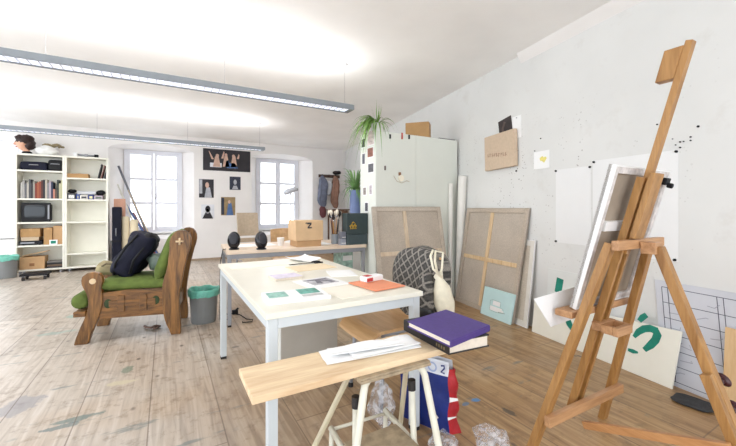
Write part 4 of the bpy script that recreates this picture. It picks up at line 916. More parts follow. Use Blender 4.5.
fr = (V((.775, 1.90, TZ+.001)), V((cos(fa), sin(fa), 0)), V((-sin(fa), cos(fa), 0)), V((0, 0, 1)))
link('photograph', stroke(MB(), [(-.07, .02), (.09, .02)], .15, fr, .002, .0012), plain('grey_photo', (186, 184, 190), .6, .35, 18), ph)
link('dark_figure', stroke(stroke(MB(), [(-.02, -.03), (.0, .04), (.05, .02), (.06, -.04)], .035, fr, .0033, .0012), [(-.05, .07), (.07, .06)], .02, fr, .0033, .0012), plain('dark_photo_figure', (116, 114, 124), .6, .3, 30), ph)
sheet('paper_sheet', .80, 1.63, TZ, .18, .24, .1, plain('warm_white_paper', (246, 240, 226)), 'blank off-white sheet between the brochure and the orange folder')
sheet('orange_folder', 1.015, 1.68, TZ+.0036, .205, .25, .12, plain('orange_card', (236, 150, 112), .6, .05), 'orange folder at the front right corner of the white table', 'folder', th=.005)
pk = thing('red_white_packet', 'small red and white packet lying on the orange folder', 'packet', (1.045, 1.745, TZ+.008))
link('body', MB().ob((0.9800, 1.72, TZ+.0085), (.13, .035, 0), (-.017, .062, 0), (0, 0, .032)), M_paper, pk, .008)
link('red_print', MB().ob((0.9790, 1.7185, TZ+.014), (.045, .0121, 0), (0, .0012, 0), (0, 0, .02)), plain('red_print', (196, 60, 60), .5, .2, 40), pk)
link('red_print', MB().ob((0.9850, 1.735, TZ+.0408), (.045, .012, 0), (-.010, .036, 0), (0, 0, .0012)), plain('red_print', (196, 60, 60)), pk)

# ------------------------------------------------------------------ step stool, board, books
def stool():
    t = thing('step_stool', 'chipped white tubular step stool carrying the pine board', 'step stool', (.74, 1.2, 0)); E = M_enamel; zt = .55
    for x, fx, fy in ((.608, .49, 1.04), (.868, .90, .955)):
        k = 1 if x > .7 else -1
        l = link('front_leg', MB().tube([(x-k*.05, 1.10, zt-.012), (x-k*.02, 1.095, zt-.013), (x-k*.003, 1.088, zt-.025), (x+k*.006, 1.082, zt-.05), (x*.5+fx*.5, (1.075+fy)/2, .27), (fx, fy, .012)], .0135, 12), E, t, smooth=True)
        link('rubber_foot', MB().lathe((fx, fy, 0), [(.018, 0), (.018, .03), (.014, .034)], 12), M_rubber, l)
    for x, fx in ((.605, .475), (.87, .985)):
        l = link('rear_leg', MB().bar((x, 1.19, zt-.02), (fx, 1.42, .012), .022, .012, (0, 1, 0)), plain('yellowed_enamel', (206, 196, 168), .5, .1), t, .002)
        link('rubber_foot', MB().lathe((fx, 1.42, 0), [(.018, 0), (.018, .02), (.012, .024)], 12), M_rubber, l)
    link('top_step', B(.585, .895, 1.075, 1.24, zt-.001, .5545), plain('worn_step_wood', (170, 152, 126), .7, .3, 24), t)
    for i in range(4): link('top_slat', B(.585, .895, 1.068+.044*i, 1.068+.044*i+.036, .538, zt-.001), plain('worn_step_wood', (170, 152, 126)), t, .002)
    link('rear_bar', MB().tube([(.60, 1.35, .228), (.868, 1.35, .218)], .007, 8), E, t, smooth=True)
    for xa, xb in ((.60, .585), (.868, .858)):
        link('step_arm', MB().tube([(xa, 1.36, .228), (xb, 1.13, .215)], .012, 10), E, t, smooth=True)
        link('rear_post', MB().tube([(xa, 1.352, .22), (xa, 1.37, .012)], .010, 10), E, t, smooth=True)
    for x, xx in ((.592, .595), (.84, .858)):
        p = link('step_post', MB().tube([(x, 1.12, .44), (xx, 1.13, .22), (xx+.008, 1.08, .15), (xx+.012, 1.0, .012)], .0125, 10), E, t, smooth=True)
        link('black_cap', MB().tube([(x, 1.12, .435), (x-.001, 1.12, .475)], .0155, 12), M_rubber, p)
    link('lower_step', B(.60, .845, 1.04, 1.24, .222, .238), plain('worn_step_wood', (170, 152, 126)), t, .003)
stool()
one('pine_board', MB().ob((.225, 1.095, .555), (.885, -.005, 0), (-.0, .222, 0), (0, 0, .0248)), M_board, 'raw pine board laid across the white step stool', 'board', bevel=.003)
pp = thing('folded_papers', 'crumpled white folded papers lying on the pine board', 'papers', (.72, 1.2, .58))
for k, (cx, cy, w, h, a, dz) in enumerate(((.71, 1.215, .40, .11, -.10, .0), (.76, 1.205, .30, .10, -.02, .008), (.69, 1.22, .30, .07, -.16, .016))):
    c, s = cos(a), sin(a); m = MB()
    m.sheet(lambda i, j: (cx+c*(i-.5)*w-s*(j-.5)*h, cy+s*(i-.5)*w+c*(j-.5)*h, .5805+dz+.010*(.5+.5*sin(i*7+k*2))*(j**1.5)+.004*(.5+.5*sin(j*9+k))), 24, 10, (0, 0, .003)); link('paper_fold', m, M_paper, pp)
def big_book(name, o, a, b, h, cover, spine, label, marks=None):
    """o = corner, a along the short side, b along the spine length; spine: which side is closed"""
    o, a, b = V(o), V(a), V(b); U = V((0, 0, 1)); ua, ub = a.normalized(), b.normalized(); t = thing(name, label, 'book', o+a/2+b/2); c = .005
    link('cover', MB().ob(o, a, b, U*c).ob(o+U*(h-c), a, b, U*c), cover, t, .0015)
    if spine == 'a0': link('spine', MB().ob(o+U*c, ua*c, b, U*(h-2*c)), cover, t); pa, pb, pw, pl = o+ua*(c+.0005)+ub*.004, ub, a-ua*(c+.008), b-ub*.008
    else: link('spine', MB().ob(o+U*c, a, ub*c, U*(h-2*c)), cover, t); pa, pw, pl = o+ub*(c+.0005)+ua*.004, a-ua*.008, b-ub*(c+.008)
    link('page_block', MB().ob(pa+U*(c+.0003), pw, pl, U*(h-2*c-.0006)), M_pages, t)
    return t
bk = big_book('large_black_book', (.950, 1.03, .5803), (.205, -.018, 0), (.012, .315, 0), .050, M_blackbook, 'a0', 'thick black bound book at the right end of the pine board, under the purple one')
g = MB()
for k in range(4): g.ob(V((.9492+.002*k*.6, 1.052+.016*k, .592)), (.0, .007, 0), (-.0008, 0, 0), (0, 0, .011))
link('gold_lettering', g, plain('dull_gold', (128, 110, 76), .4), bk)
p0 = FL(450.7, 341, .657); p1 = FL(490, 325, .657); p2 = FL(407.5, 321, .657)
big_book('large_purple_book', (p0.x, p0.y, .6308), (p1.x-p0.x, p1.y-p0.y, 0), (p2.x-p0.x, p2.y-p0.y, 0), .026, M_purple, 'b0', 'large purple cloth-bound book lying on top of the black book')

# ------------------------------------------------------------------ bags on the floor
bg = thing('printed_paper_sack', 'navy blue sack with white top band and red side, beside the step stool', 'sack', (1.21, 1.49, 0))
a, b_ = V((1.125, 1.605, 0)), V((1.244, 1.350, 0)); u = (b_-a); un = u.normalized(); n = V((un.y, -un.x, 0)) ; n = n if n.x < 0 else -n
hh = .365
def sackf(side, k0, k1):
    def f(i, j):
        z = hh*(k0+(k1-k0)*j); e = 1-.62*(z/hh)**1.6; w = .10*e+.004; p = a+u*i
        bulge = .018*sin(pi*i)*sin(pi*min(1, z/hh*1.2)); return p-n*(w if side else 0)+n*(bulge if not side else -bulge)+V((0, 0, z))+V((.004*sin(z*40+i*7), .003*sin(z*31+i*5), 0))
    return f
NV = plain('sack_navy', (30, 46, 116), .35, .2, 12, bmp=.3); RD = plain('sack_red', (178, 40, 48), .35, .2, 20, bmp=.3)
link('lower_face', MB().sheet(sackf(0, 0, .80), 12, 12).sheet(sackf(1, 0, .8), 12, 12), NV, bg, smooth=True)
link('top_band', MB().sheet(sackf(0, .80, 1), 12, 4).sheet(sackf(1, .8, 1), 12, 4), plain('sack_white', (232, 234, 240), .35, .03), bg, smooth=True)
def gus(i, j):
    z = hh*.9*j; p = sackf(0, 0, 1)(1, z/hh); q = sackf(1, 0, 1)(1, z/hh); r = p.lerp(q, i); return r+un*(.045*(1-abs(2*i-1))*(.45+.55*abs((j*2.6)%1*2-1)))
def gus2(i, j):
    z = hh*j; p = sackf(0, 0, 1)(0, z/hh); q = sackf(1, 0, 1)(0, z/hh); return p.lerp(q, i)
gs = link('side_gusset', MB().sheet(gus, 6, 14), RD, bg, smooth=True); link('side_gusset', MB().sheet(gus2, 4, 8), NV, bg, smooth=True)
g = MB()
for j0, j1 in ((.50, .58), (.22, .27)): g.sheet(lambda i, j: gus(i*.5, j0+(j1-j0)*(j*(1-i*.6)))+un*.0018-V((.002, 0, 0)), 4, 4)
link('white_flash', g, M_paper, gs)
link('base', MB().prism([a, b_, b_-n*.104, a-n*.104], (0, 0, .002)), NV, bg)
fr = (a+n*.006+V((0, 0, 0)), un, V((0, 0, 1)), n)
L_ = u.length; m = MB(); k = 14
stroke(m, [(L_*.70+.022*cos(2*pi*i/k), .328+.022*sin(2*pi*i/k)) for i in range(k+1)], .008, fr, .005, .002); link('round_emblem', m, plain('pale_blue_print', (176, 190, 224), .5), bg)
m = MB(); stroke(m, [(L_*.87, .345), (L_*.93, .348), (L_*.935, .335), (L_*.87, .312), (L_*.94, .310)], .008, fr, .004, .002); link('printed_digit', m, NV, bg)
m = MB(); stroke(m, [(L_*.30, .235), (L_*.24, .20), (L_*.27, .16), (L_*.34, .155)], .02, fr, .014, .002); link('pale_print', m, plain('sack_tan_print', (216, 206, 196), .5, .2), bg)
m = MB(); stroke(m, [(L_*.66, .085), (L_*.75, .095), (L_*.82, .075)], .012, fr, .012, .002); link('pale_print', m, plain('sack_tan_print', (216, 206, 196)), bg)
m = MB().ell((.985, 1.575, .115), (.06, .075, .115), None, 30, 22).noise(.035, 16, 2)
for v in m.bm.verts: v.co.z = max(v.co.z, .001)
one('clear_plastic_bag', m, M_film, 'crumpled clear plastic bag leaning beside the navy sack', 'plastic bag', smooth=False)
for (u_, v_, r, lb, sd) in ((490, 444, .085, 'crumpled clear plastic wrapper on the floor right of the navy sack', 3), (443, 449, .07, 'crumpled clear plastic wrapper on the floor at the foot of the navy sack', 5)):
    p = FL(u_, v_); m = MB().ell((p.x, p.y, .03), (r, r, .045), None, 26, 18).noise(.035, 18, sd)
    for v in m.bm.verts: v.co.z = max(v.co.z, .001)
    one('clear_plastic_wrapper', m, M_film, lb, 'plastic wrapper', smooth=False)

# ------------------------------------------------------------------ wardrobe
wd = thing('wardrobe', 'large cream board wardrobe against the right wall', 'wardrobe', (2.65, 3.55, 0))
link('carcass', B(2.03, 3.255, 3.386, 3.73, 0, 2.02), M_wardrobe, wd, .004)
for a, b_ in ((2.032, 2.588), (2.592, 3.253)): link('door', B(a, b_, 3.37, 3.384, .03, 2.015), M_wardrobe, wd, .002)
for u_, v_, c, lb, h in ((390, 136.5, (40, 40, 44), 'black clip', .05), (402, 136, (190, 84, 76), 'red clip', .075), (409, 137, (36, 34, 38), 'black clip', .05), (385, 168, (120, 108, 100), 'grey smear of tape', .05)):
    p = WY(u_, v_, 3.369); link('door_clip', B(p.x-.011, p.x+.011, 3.362, 3.3695, p.z-h/2, p.z+h/2), plain('clip_%d_%d' % c[:2], c, .5), wd, .002)
p = WY(400, 177, 3.369)
od = thing('hanging_ornament', 'small white round ornament with wire hanging on the wardrobe door by a brown tag', 'ornament', (p.x, 3.369, p.z-.06))
link('brown_tag', B(p.x-.022, p.x+.012, 3.362, 3.369, p.z+.015, p.z+.055), plain('brown_leather_tag', (134, 92, 64), .6), od, .002)
link('white_disc', MB().tube([(p.x+.01, 3.355, p.z-.015), (p.x+.01, 3.369, p.z-.015)], .038, 20), plain('cream_white_disc', (246, 240, 222), .6), od, .002)
link('wire', MB().tube([(p.x-.09, 3.365, p.z+.01), (p.x-.05, 3.362, p.z-.05), (p.x+.02, 3.361, p.z-.07), (p.x+.09, 3.363, p.z-.04), (p.x+.13, 3.365, p.z-.05)], .003, 6), plain('wire_tan', (196, 180, 156), .5), od, smooth=True)
cards = [(361.5, 139, 365.6, 147.5, (52, 52, 60), 'dark grey photo card at the top left of the wardrobe side'), (367.5, 131.5, 374.6, 144.5, (226, 208, 206), 'pale pink photo card highest on the wardrobe side'),
         (367.5, 148, 373.6, 157, (150, 98, 84), 'reddish brown photo card under the pale pink one'), (362.2, 153.5, 365.4, 164.5, (96, 96, 106), 'narrow grey photo card on the outer edge of the wardrobe side'),
         (368.2, 163.5, 374, 172.5, (92, 92, 98), 'grey portrait card in the middle of the wardrobe side'), (363.2, 187, 366.5, 195.5, (150, 140, 134), 'small faded card low on the outer edge of the wardrobe side'),
         (369.4, 184.5, 372.4, 195, (190, 180, 186), 'narrow pale card below the grey portrait card'), (365, 202, 368.4, 212, (74, 74, 84), 'dark card lowest on the wardrobe side above the archive box')]
for u0, v0, u1, v1, c, lb in cards:
    p = WX(u0, v0, 2.03); q = WX(u1, v1, 2.03); y0, y1 = sorted((p.y, q.y)); z0, z1 = min(p.z, q.z), max(p.z, q.z); y0 = max(y0, 3.40); y1 = min(y1, 3.725)
    t = thing('photo_card', lb, 'photo card', (2.029, (y0+y1)/2, z0), 'cards on the wardrobe side')
    link('card', B(2.0265, 2.0298, y0, y1, z0, z1), M_paper, t); link('picture', B(2.0255, 2.0263, y0+.008, y1-.008, z0+.01, z1-.01), plain('card_print_%d_%d' % c[:2], c, .5, .35, 30), t)
# on top of the wardrobe
a = radians(38); o = WY(426.5, 134, 3.42); o = V((o.x, 3.41, 2.0205)); ua, ub = V((cos(radians(28)), sin(radians(28)), 0)), V((-cos(radians(62-28)), sin(radians(62-28)), 0))
kb = thing('kraft_carton', 'brown kraft carton on top of the wardrobe', 'box', o+ua*.07+ub*.1)
ub = V((-sin(radians(28)), cos(radians(28)), 0)); ua2 = ua
o = V((2.79, 3.378, 2.0205)); ua = V((cos(radians(42)), sin(radians(42)), 0)); ub = V((-sin(radians(42)), cos(radians(42)), 0))
link('body', MB().ob(o, ua*.18, ub*.29, V((0, 0, .19))), M_kraft, kb, .004)
link('packing_tape', MB().ob(o-ub*.0015+ua*.065+V((0, 0, .115)), ua*.04, ub*.0015, V((0, 0, .0765))).ob(o+ua*.065+V((0, 0, .1903)), ua*.04, ub*.29, V((0, 0, .0012))), plain('brown_tape', (160, 122, 78), .3), kb)
one('dark_board', B(2.98, 3.24, 3.40, 3.68, 2.0205, 2.032), plain('dark_grey_board', (90, 88, 88), .6), 'thin dark board lying on top of the wardrobe by the wall', 'board')
def potted(name, label, c, pot_prof, potmat, groups, leafmat, cat='plant'):
    t = thing(name, label, cat, c); link('pot', MB().lathe(c, pot_prof, 24), potmat, t, smooth=False)
    zt = pot_prof[-2][1]; link('soil', MB().lathe(V(c)+V((0, 0, zt-.02)), [(pot_prof[-2][0]*.8, 0), (pot_prof[-2][0]*.8, .008)], 16), plain('potting_soil', (64, 50, 42), .9, .3, 40), t)
    m = MB()
    for g in groups: leaf_tuft(m, V(c)+V((0, 0, zt-.01)), *g)
    if name == 'spider_plant':
        for v in m.bm.verts:
            if v.co.x > 2.02 and v.co.y > 3.36: v.co.z = max(v.co.z, 2.026)
    link('foliage', m, leafmat, t, smooth=True)
potted('spider_plant', 'spider plant with drooping leaves on the left corner of the wardrobe', (2.095, 3.45, 2.0205), [(.055, 0), (.07, .085), (.072, .09), (.064, .09), (.05, .01)], M_white,
       [(60, .47, .0085, .42, .16, 4, (radians(170), .75)), (24, .26, .0065, .22, .14, 5), (12, .10, .0035, -.10, .14, 6)], M_leaf)
pl = thing('plant_pedestal', 'plain white pedestal under the tall blue plant pot behind the desk', 'pedestal', (2.50, 4.75, 0)); link('column', B(2.38, 2.62, 4.63, 4.87, .04, .72), M_white, pl, .004); link('plinth', B(2.36, 2.64, 4.61, 4.89, 0, .04), M_white, pl, .003)
potted('blue_pot_plant', 'leafy green plant in a tall blue pot beside the wardrobe', (2.50, 4.75, .72), [(.07, 0), (.085, .2), (.085, .62), (.09, .67), (.09, .70), (.08, .70), (.07, .05)], M_bluep,
       [(50, .34, .013, .10, .36, 14), (36, .32, .011, .30, .16, 15)], plain('fresh_green_leaf', (126, 168, 104), .5, .3, 10))

# ------------------------------------------------------------------ coats in the far corner
rk = thing('coat_rail', 'wooden coat rail on the window wall near the corner', 'coat rail', (3.75, YB, 1.96)); yw = YB
link('board', B(3.42, 4.02, yw-.022, yw-.002, 1.94, 2.02), plain('dark_rail_wood', (88, 66, 56), .6, .2), rk, .003)
for x in (3.5, 3.68, 3.86): link('hook', MB().tube([(x, yw-.022, 1.98), (x, yw-.07, 1.97), (x, yw-.09, 1.99), (x, yw-.09, 2.02)], .008, 8), M_black, rk, smooth=True)
def coat(x, z0, z1, w, d, mat, label, cat, seed, nm):
    m = MB().ell((x, yw-.03-d, (z0+z1)/2), (w/2, d, (z1-z0)/2), None, 34, 26, fn=lambda q, th, ph: V((math.copysign(abs(q.x/(w/2))**.7, q.x)*w/2*(1-.35*max(0, q.z/((z1-z0)/2))**3)+.02*sin(q.z*9), q.y*(1+.25*sin(q.x*60)), math.copysign(abs(q.z/((z1-z0)/2))**.8, q.z)*(z1-z0)/2))).noise(.02, 9, seed)
    for v in m.bm.verts: v.co.y = min(v.co.y, yw-.026)
    return one(nm, m, mat, label, cat, smooth=True)
coat(3.50, 1.18, 1.99, .26, .07, plain('blue_grey_cloth', (112, 118, 138), .9, .25, 10), 'blue-grey overall hanging leftmost on the coat rail', 'overall', 21, 'hanging_overall')
coat(3.85, 1.14, 2.0, .22, .07, plain('brown_cloth', (148, 112, 96), .9, .2, 10), 'brown coat hanging rightmost on the coat rail', 'coat', 22, 'hanging_coat')
coat(3.68, 1.48, 1.86, .2, .05, plain('pale_grey_cloth', (198, 200, 206), .9, .1, 10), 'pale grey shirt hanging between the blue overall and brown coat', 'shirt', 23, 'hanging_shirt')
one('felt_hat', MB().ell((3.90, yw-.09, 2.075), (.12, .08, .05)).noise(.015, 14, 5), plain('black_felt', (44, 36, 38), .9, .2, 20), 'dark felt hat lying on the coat rail above the brown coat', 'hat', smooth=True)
one('maroon_scarf', MB().ell((3.50, yw-.09, 1.05), (.09, .06, .16)).noise(.03, 10, 6), plain('maroon_cloth', (110, 66, 70), .9, .2, 12), 'maroon cloth hanging below the blue-grey overall', 'cloth', smooth=True)
st = thing('corner_table', 'tall dark wooden side table in the far corner below the coats', 'side table', (3.86, 8.2, 0))
DW = wood('dark_side_table', (74, 50, 38), (120, 84, 62), 'Z', 6, 10, .4)
link('tabletop', B(3.56, 4.06, 8.02, 8.36, 1.09, 1.12), DW, st, .004); link('drawer_front', B(3.60, 4.02, 8.045, 8.06, 1.0, 1.088), DW, st, .003)
for x in (3.6, 4.0):
    for y in (8.07, 8.31): link('leg', B(x-.018, x+.018, y-.018, y+.018, 0, 1.089), DW, st, .003)

# ------------------------------------------------------------------ canvases and boards on the right side
stretched_canvas('large raw linen canvas seen from the back, leaning on the wardrobe', (1.93, 3.07, 0), (2.89, 3.07, 0), (1.945, 3.30, 1.165), .03, cloth=M_linen, wmat=wood('grey_pine', (200, 178, 150), (224, 206, 182), 'Z', 5, 12, .5, .3), wb=.045, mid=(.44, .56), outer=linen('grey_folded_linen', (206, 194, 180)))
stretched_canvas('raw linen canvas with pale wooden cross bars, leaning on the right wall', (3.135, 3.285, 0), (2.978, 2.327, 0), (xr(3.15)-.045, 3.15, 1.15), .03, cloth=M_linen, wb=.045, mid=(.47, .50), outer=linen('folded_linen', (196, 182, 166)))
stretched_canvas('narrow pale canvas leaning behind the cross-barred canvas', (xr(2.75)-.088, 2.75, 0), (xr(2.17)-.088, 2.17, 0), (xr(2.70)-.024, 2.70, .84), .018, cloth=M_linenw, bars=False, edge=M_white, wb=.05, wmat=plain('whitewashed_bar', (226, 222, 214), .6, .05))
# rolls
one('canvas_roll', MB().tube([(3.223, 3.310, 0), (3.204, 3.228, 1.55)], .051, 24), plain('white_roll_paper', (238, 236, 230), .6, .03), 'thick white roll of paper standing between the wardrobe and the wall', 'paper roll', smooth=False, bevel=.002)
one('canvas_roll', MB().tube([(3.09, 3.332, 0), (3.11, 3.336, 1.46)], .028, 16), plain('white_roll_paper', (238, 236, 230)), 'thin white roll standing in front of the wardrobe edge, left of the thick roll', 'paper roll', smooth=False)
# pale blue painting
pa_ = ((2.985, 2.742, 0), (2.935, 2.318, 0), (3.015, 2.705, .30)); fr = frame_of(*pa_); o, a, b, n = panel_axes(*pa_)
bp_ = thing('pale_blue_painting', 'small pale blue painting leaning at the foot of the cross-barred canvas', 'painting', o+a/2)
link('canvas', MB().ob(o-n*.018, a, b, n*.018), M_lemon, bp_, .002)
m = MB()
for x, y, w, h in ((.21, .10, .17, .045), (.21, .16, .10, .045), (.29, .095, .06, .02)): stroke(m, [(x-w/2, y), (x+w/2, y)], h, fr, .0005, .0012)
link('white_block_shape', m, M_paper, bp_)
m = MB(); pts = [(.12, .175), (.16, .19), (.265, .185), (.27, .13), (.31, .125), (.33, .085), (.22, .07), (.13, .075), (.12, .175)]; stroke(m, pts, .004, fr, .002, .0008); stroke(m, [(.25, .08), (.34, .088)], .007, fr, .002, .0008); link('outline', m, plain('sage_line', (150, 178, 172), .6), bp_)
# long white sign board with teal brush letters
sg = ((xr(2.1)-.105, 2.10, 0), (xr(.985)-.088, .985, 0), (xr(2.08)-.075, 2.085, .30)); sgr = V((xr(.95)-.045, .955, .375)); fr = frame_of(*sg); o, a, b, n = panel_axes(*sg)
bl, br_, tl = map(V, sg); sgr = bl+(br_-bl)*1.0+(tl-bl)*1.24+(br_-bl)*.02
sb = thing('lettered_board', 'long white board with teal painted letters leaning along the right wall', 'sign board', o+a/2)
link('board', MB().prism([bl, br_, sgr, tl], -n*.012), plain('cream_white_board', (240, 238, 226), .55, .02), sb, .002)
def onb(u_, v_):                                      # a point on the board plane
    k = (u_-CX)/F; d = V((S_+k*C_, C_-k*S_, -(v_-CY)/F)); c0 = V((0, 0, H)); tt = (o-c0).dot(n)/d.dot(n); p = c0+d*tt-o; return (p.dot(fr[1]), p.dot(fr[2]))
for pts, w in ((((632.5, 341), (636.5, 336), (642, 333), (648, 332.8), (653, 335), (655.3, 339.5), (653.5, 345), (649, 350), (643, 354.5)), [.022, .04, .046, .048, .05, .05, .048, .046, .03]),
               (((627, 353.5), (632, 355.5), (637, 357)), [.02, .03, .012]), (((637, 325), (640, 321.5), (644, 319)), [.03, .04, .034]), (((567, 321), (568.5, 325), (571, 329), (576, 331)), [.05, .055, .05, .03])):
    link('teal_stroke', stroke(MB(), [onb(*p) for p in pts], w, fr, .0006, .0014 if len(pts) > 4 else .0010), M_teal, sb)
wb_ = ((xr(2.0)-.022, 2.0, 0), (xr(1.5)-.022, 1.5, 0), (xr(1.985)-.010, 1.985, .60)); fr2 = frame_of(*wb_); o2, a2, b2, n2 = panel_axes(*wb_)
ws = thing('small_lettered_board', 'white sheet with a single teal stroke standing behind the long lettered board', 'sign board', o2+a2/2)
link('board', MB().ob(o2-n2*.006, a2, b2, n2*.006), plain('grey_white_sheet', (226, 228, 226), .5, .02), ws)
link('teal_stroke', stroke(MB(), [(.135, .53), (.115, .40)], .07, fr2, .0006, .0012), M_teal, ws)
# drawn grid sheet
gs_ = ((xr(1.06)-.020, 1.06, .0), (xr(.30)-.020, .30, .0), (xr(1.115)-.010, 1.115, .665)); fr3 = frame_of(*gs_); o3, a3, b3, n3 = panel_axes(*gs_)
gp = thing('grid_drawing', 'large grey sheet with a ruled black grid leaning on the right wall by the easel', 'drawing', o3+a3/2)
link('sheet', MB().ob(o3-n3*.005, a3, b3, n3*.005), plain('pale_grey_sheet', (208, 210, 218), .6, .03), gp)
m = MB(); hgt = .667; wid = a3.length
for k in range(7): stroke(m, [(.04, .03+(hgt-.07)*k/6), (wid-.02, .03+(hgt-.07)*k/6)], .004, fr3, .0005, .0006)
for x in (.04, .075, .33, .36, .62, .65): stroke(m, [(x, .03), (x, hgt-.04)], .004, fr3, .0005, .0006)
link('ruled_lines', m, plain('ink_line', (92, 94, 108), .6), gp)
rs = random.Random(8); m = MB()
for k in range(14):
    x = rs.choice((.05, .09, .2, .26, .38)); y = .05+(hgt-.09)*rs.randrange(6)/6; stroke(m, [(x+.02, y+.03), (x+.05+rs.random()*.04, y+.035+rs.uniform(-.02, .02)), (x+.08, y+.05)], .004, fr3, .0005, .0006)
link('pencil_scribbles', m, plain('pencil_grey', (160, 162, 174), .7), gp)
one('plywood_board', MB().ob((xr(.72)-.09, .735, .0), (-.06, -.34, 0), (-.012, 0.002, 0), (.05, 0, .47)), wood('pale_plywood', (206, 168, 120), (226, 194, 150), 'Z', 4, 10, .5, .4), 'small plywood panel leaning on the right wall behind the easel leg', 'panel', bevel=.002)
p = FL(693, 404.5); m = MB().ell((p.x, p.y, .012), (.075, .095, .014), Matrix.Rotation(radians(8), 3, 'Z'), 24, 12, fn=lambda q, th, ph: V((math.copysign(abs(q.x/.075)**.6, q.x)*.075, math.copysign(abs(q.y/.095)**.6, q.y)*.095, q.z))).noise(.008, 22, 1)
for v in m.bm.verts: v.co.z = max(.0008, v.co.z)
one('black_cloth_scrap', m, plain('charcoal_cloth', (50, 50, 52), .8, .3, 60), 'black scrap of cloth lying on the floor beside the easel', 'cloth', smooth=True)

# ------------------------------------------------------------------ on the right wall
UW = V((-.1719, -.9851, 0)); NW_ = V((-.9851, .1719, 0)); UPV = V((0, 0, 1))
def wall_panel(p, q, th, off=.001):
    """p top-left, q bottom-right on the wall"""
    w = (V((q.x, q.y, 0))-V((p.x, p.y, 0))).dot(UW); o = V((xr(p.y), p.y, q.z))+NW_*off; return o, w, p.z-q.z
def onwall(name, px, th, mat, label, cat, off=.001, rot=0):
    p, q = WR(*px[0]), WR(*px[1]); o, w, h = wall_panel(p, q, th, off); ca, sa = cos(rot), sin(rot); u_ = UW*ca+UPV*sa; v_ = -UW*sa+UPV*ca
    t = thing(name, label, cat, o+u_*w/2); return t, o, u_*w, v_*h, (o+NW_*th, u_, v_, NW_)
t, o, a, b, fr = onwall('small_wall_canvas', ((489, 138), (519, 167)), .045, None, 'small brown canvas with smudged lettering hung high on the right wall', 'canvas', off=.012, rot=radians(1.5))
link('canvas', MB().ob(o, a, b, NW_*.045), plain('brown_raw_canvas', (206, 184, 160), .9, .05, 40), t, .004)
m = MB(); rs = random.Random(4)
for k in range(9):
    x = .06+.034*k; y = .165-.0035*k; stroke(m, [(x, y-.02), (x+rs.uniform(-.004, .008), y+.022)], rs.uniform(.006, .012), fr, .0006, .001); stroke(m, [(x, y+rs.uniform(-.02, .02)), (x+.02, y+rs.uniform(-.02, .02))], .007, fr, .0006, .001)
link('smudged_lettering', m, plain('faded_brown_ink', (172, 142, 124), .8, .2, 40), t)
t, o, a, b, fr = onwall('pinned_note', ((512.5, 117.5), (521.5, 137)), .0015, None, 'blank white paper scrap pinned behind the little dark picture', 'note'); link('paper', MB().ob(o, a, b, NW_*.0015), M_paper, t); link('pin', MB().ell(o+a*.5+b*.92+NW_*.004, (.007, .007, .007)), M_chrome, t, smooth=True)
t, o, a, b, fr = onwall('small_dark_picture', ((500.5, 121.5), (513.5, 136)), .004, None, 'little dark picture tilted above the brown wall canvas', 'picture', off=.0032, rot=radians(9))
link('card', MB().ob(o, a, b, NW_*.004), plain('black_brown_print', (52, 42, 42), .5, .3, 20), t); m = MB(); stroke(m, [(.05, .03), (.06, .10), (.10, .16)], .035, fr, .0004, .0006); link('faint_figure', m, plain('dim_figure', (92, 76, 72), .5, .3, 20), t)
t, o, a, b, fr = onwall('yellow_note', ((534, 152.5), (549.5, 167.5)), .0015, None, 'white note with a yellow smear on the right wall', 'note'); link('paper', MB().ob(o, a, b, NW_*.0015), M_paper, t)
m = MB(); stroke(m, [(.075, .085), (.10, .095), (.12, .075), (.145, .10)], [.03, .045, .05, .025], fr, .0004, .0006); link('yellow_smear', m, plain('yellow_crayon', (236, 224, 130), .7, .15, 40), t)
for (px, pins, lb) in ((((556, 170), (591, 246)), ((.012, .985), (.012, .015), (.985, .985)), 'blank white sheet pinned to the wall left of the easel canvas'), (((593, 161), (678.5, 262)), ((.985, .985), (.97, .015), (.02, .985)), 'large blank white sheet pinned to the wall behind the easel')):
    t, o, a, b, fr = onwall('pinned_sheet', px, .0015, None, lb, 'paper'); link('paper', MB().ob(o, a, b, NW_*.0015), plain('grey_white_drawing_paper', (236, 236, 236), .7, .01), t)
    for i, j in pins:
        c = o+a*i+b*j; link('pin', MB().tube([c+NW_*.0015, c+NW_*.012], .0085, 12), M_black, t)
for (u_, v_, r) in ((658, 135.5, .007), (659.5, 129, .005), (698.5, 126.5, .012), (691, 137, .007), (691, 140, .006), (676, 143, .006), (680.5, 142, .007), (684, 141.5, .006), (680.5, 147, .007), (673, 139, .005), (656, 124.5, .008), (695, 127.5, .006), (560, 147, .006), (535, 141, .008), (516.5, 171.5, .014), (527, 139, .006), (541, 138.5, .01), (523, 143, .006), (509.5, 184, .007), (497, 183, .007), (474, 168, .006), (527, 164, .007)):
    pass
pins = ((698.5, 126.5, .011), (691, 137, .008), (691, 140.5, .007), (680.5, 142, .008), (684, 141.5, .006), (676, 145, .006), (680.5, 147.5, .008), (673, 139, .005), (657.5, 124.5, .008), (516.5, 171, .014), (541, 138.5, .009), (535, 151, .008))
nmz = ['farthest right of the wall cluster above the easel', 'upper right of the wall cluster above the easel', 'just below the upper right pin of the wall cluster', 'in the centre of the wall cluster above the easel', 'right of the centre pin in the wall cluster', 'lower left in the wall cluster above the easel', 'lowest of the wall cluster above the easel', 'leftmost of the wall cluster above the easel', 'left of the easel mast top', 'just below the brown wall canvas', 'right of the little dark picture', 'above the yellow note']
for (u_, v_, r), lb in zip(pins, nmz):
    p = WR(u_, v_); c = V((xr(p.y), p.y, p.z)); one('push_pin', MB().tube([c+NW_*.0005, c+NW_*.008], r*.62, 10), M_black, 'small black push pin, '+lb, 'push pin', 'push pins on the right wall')

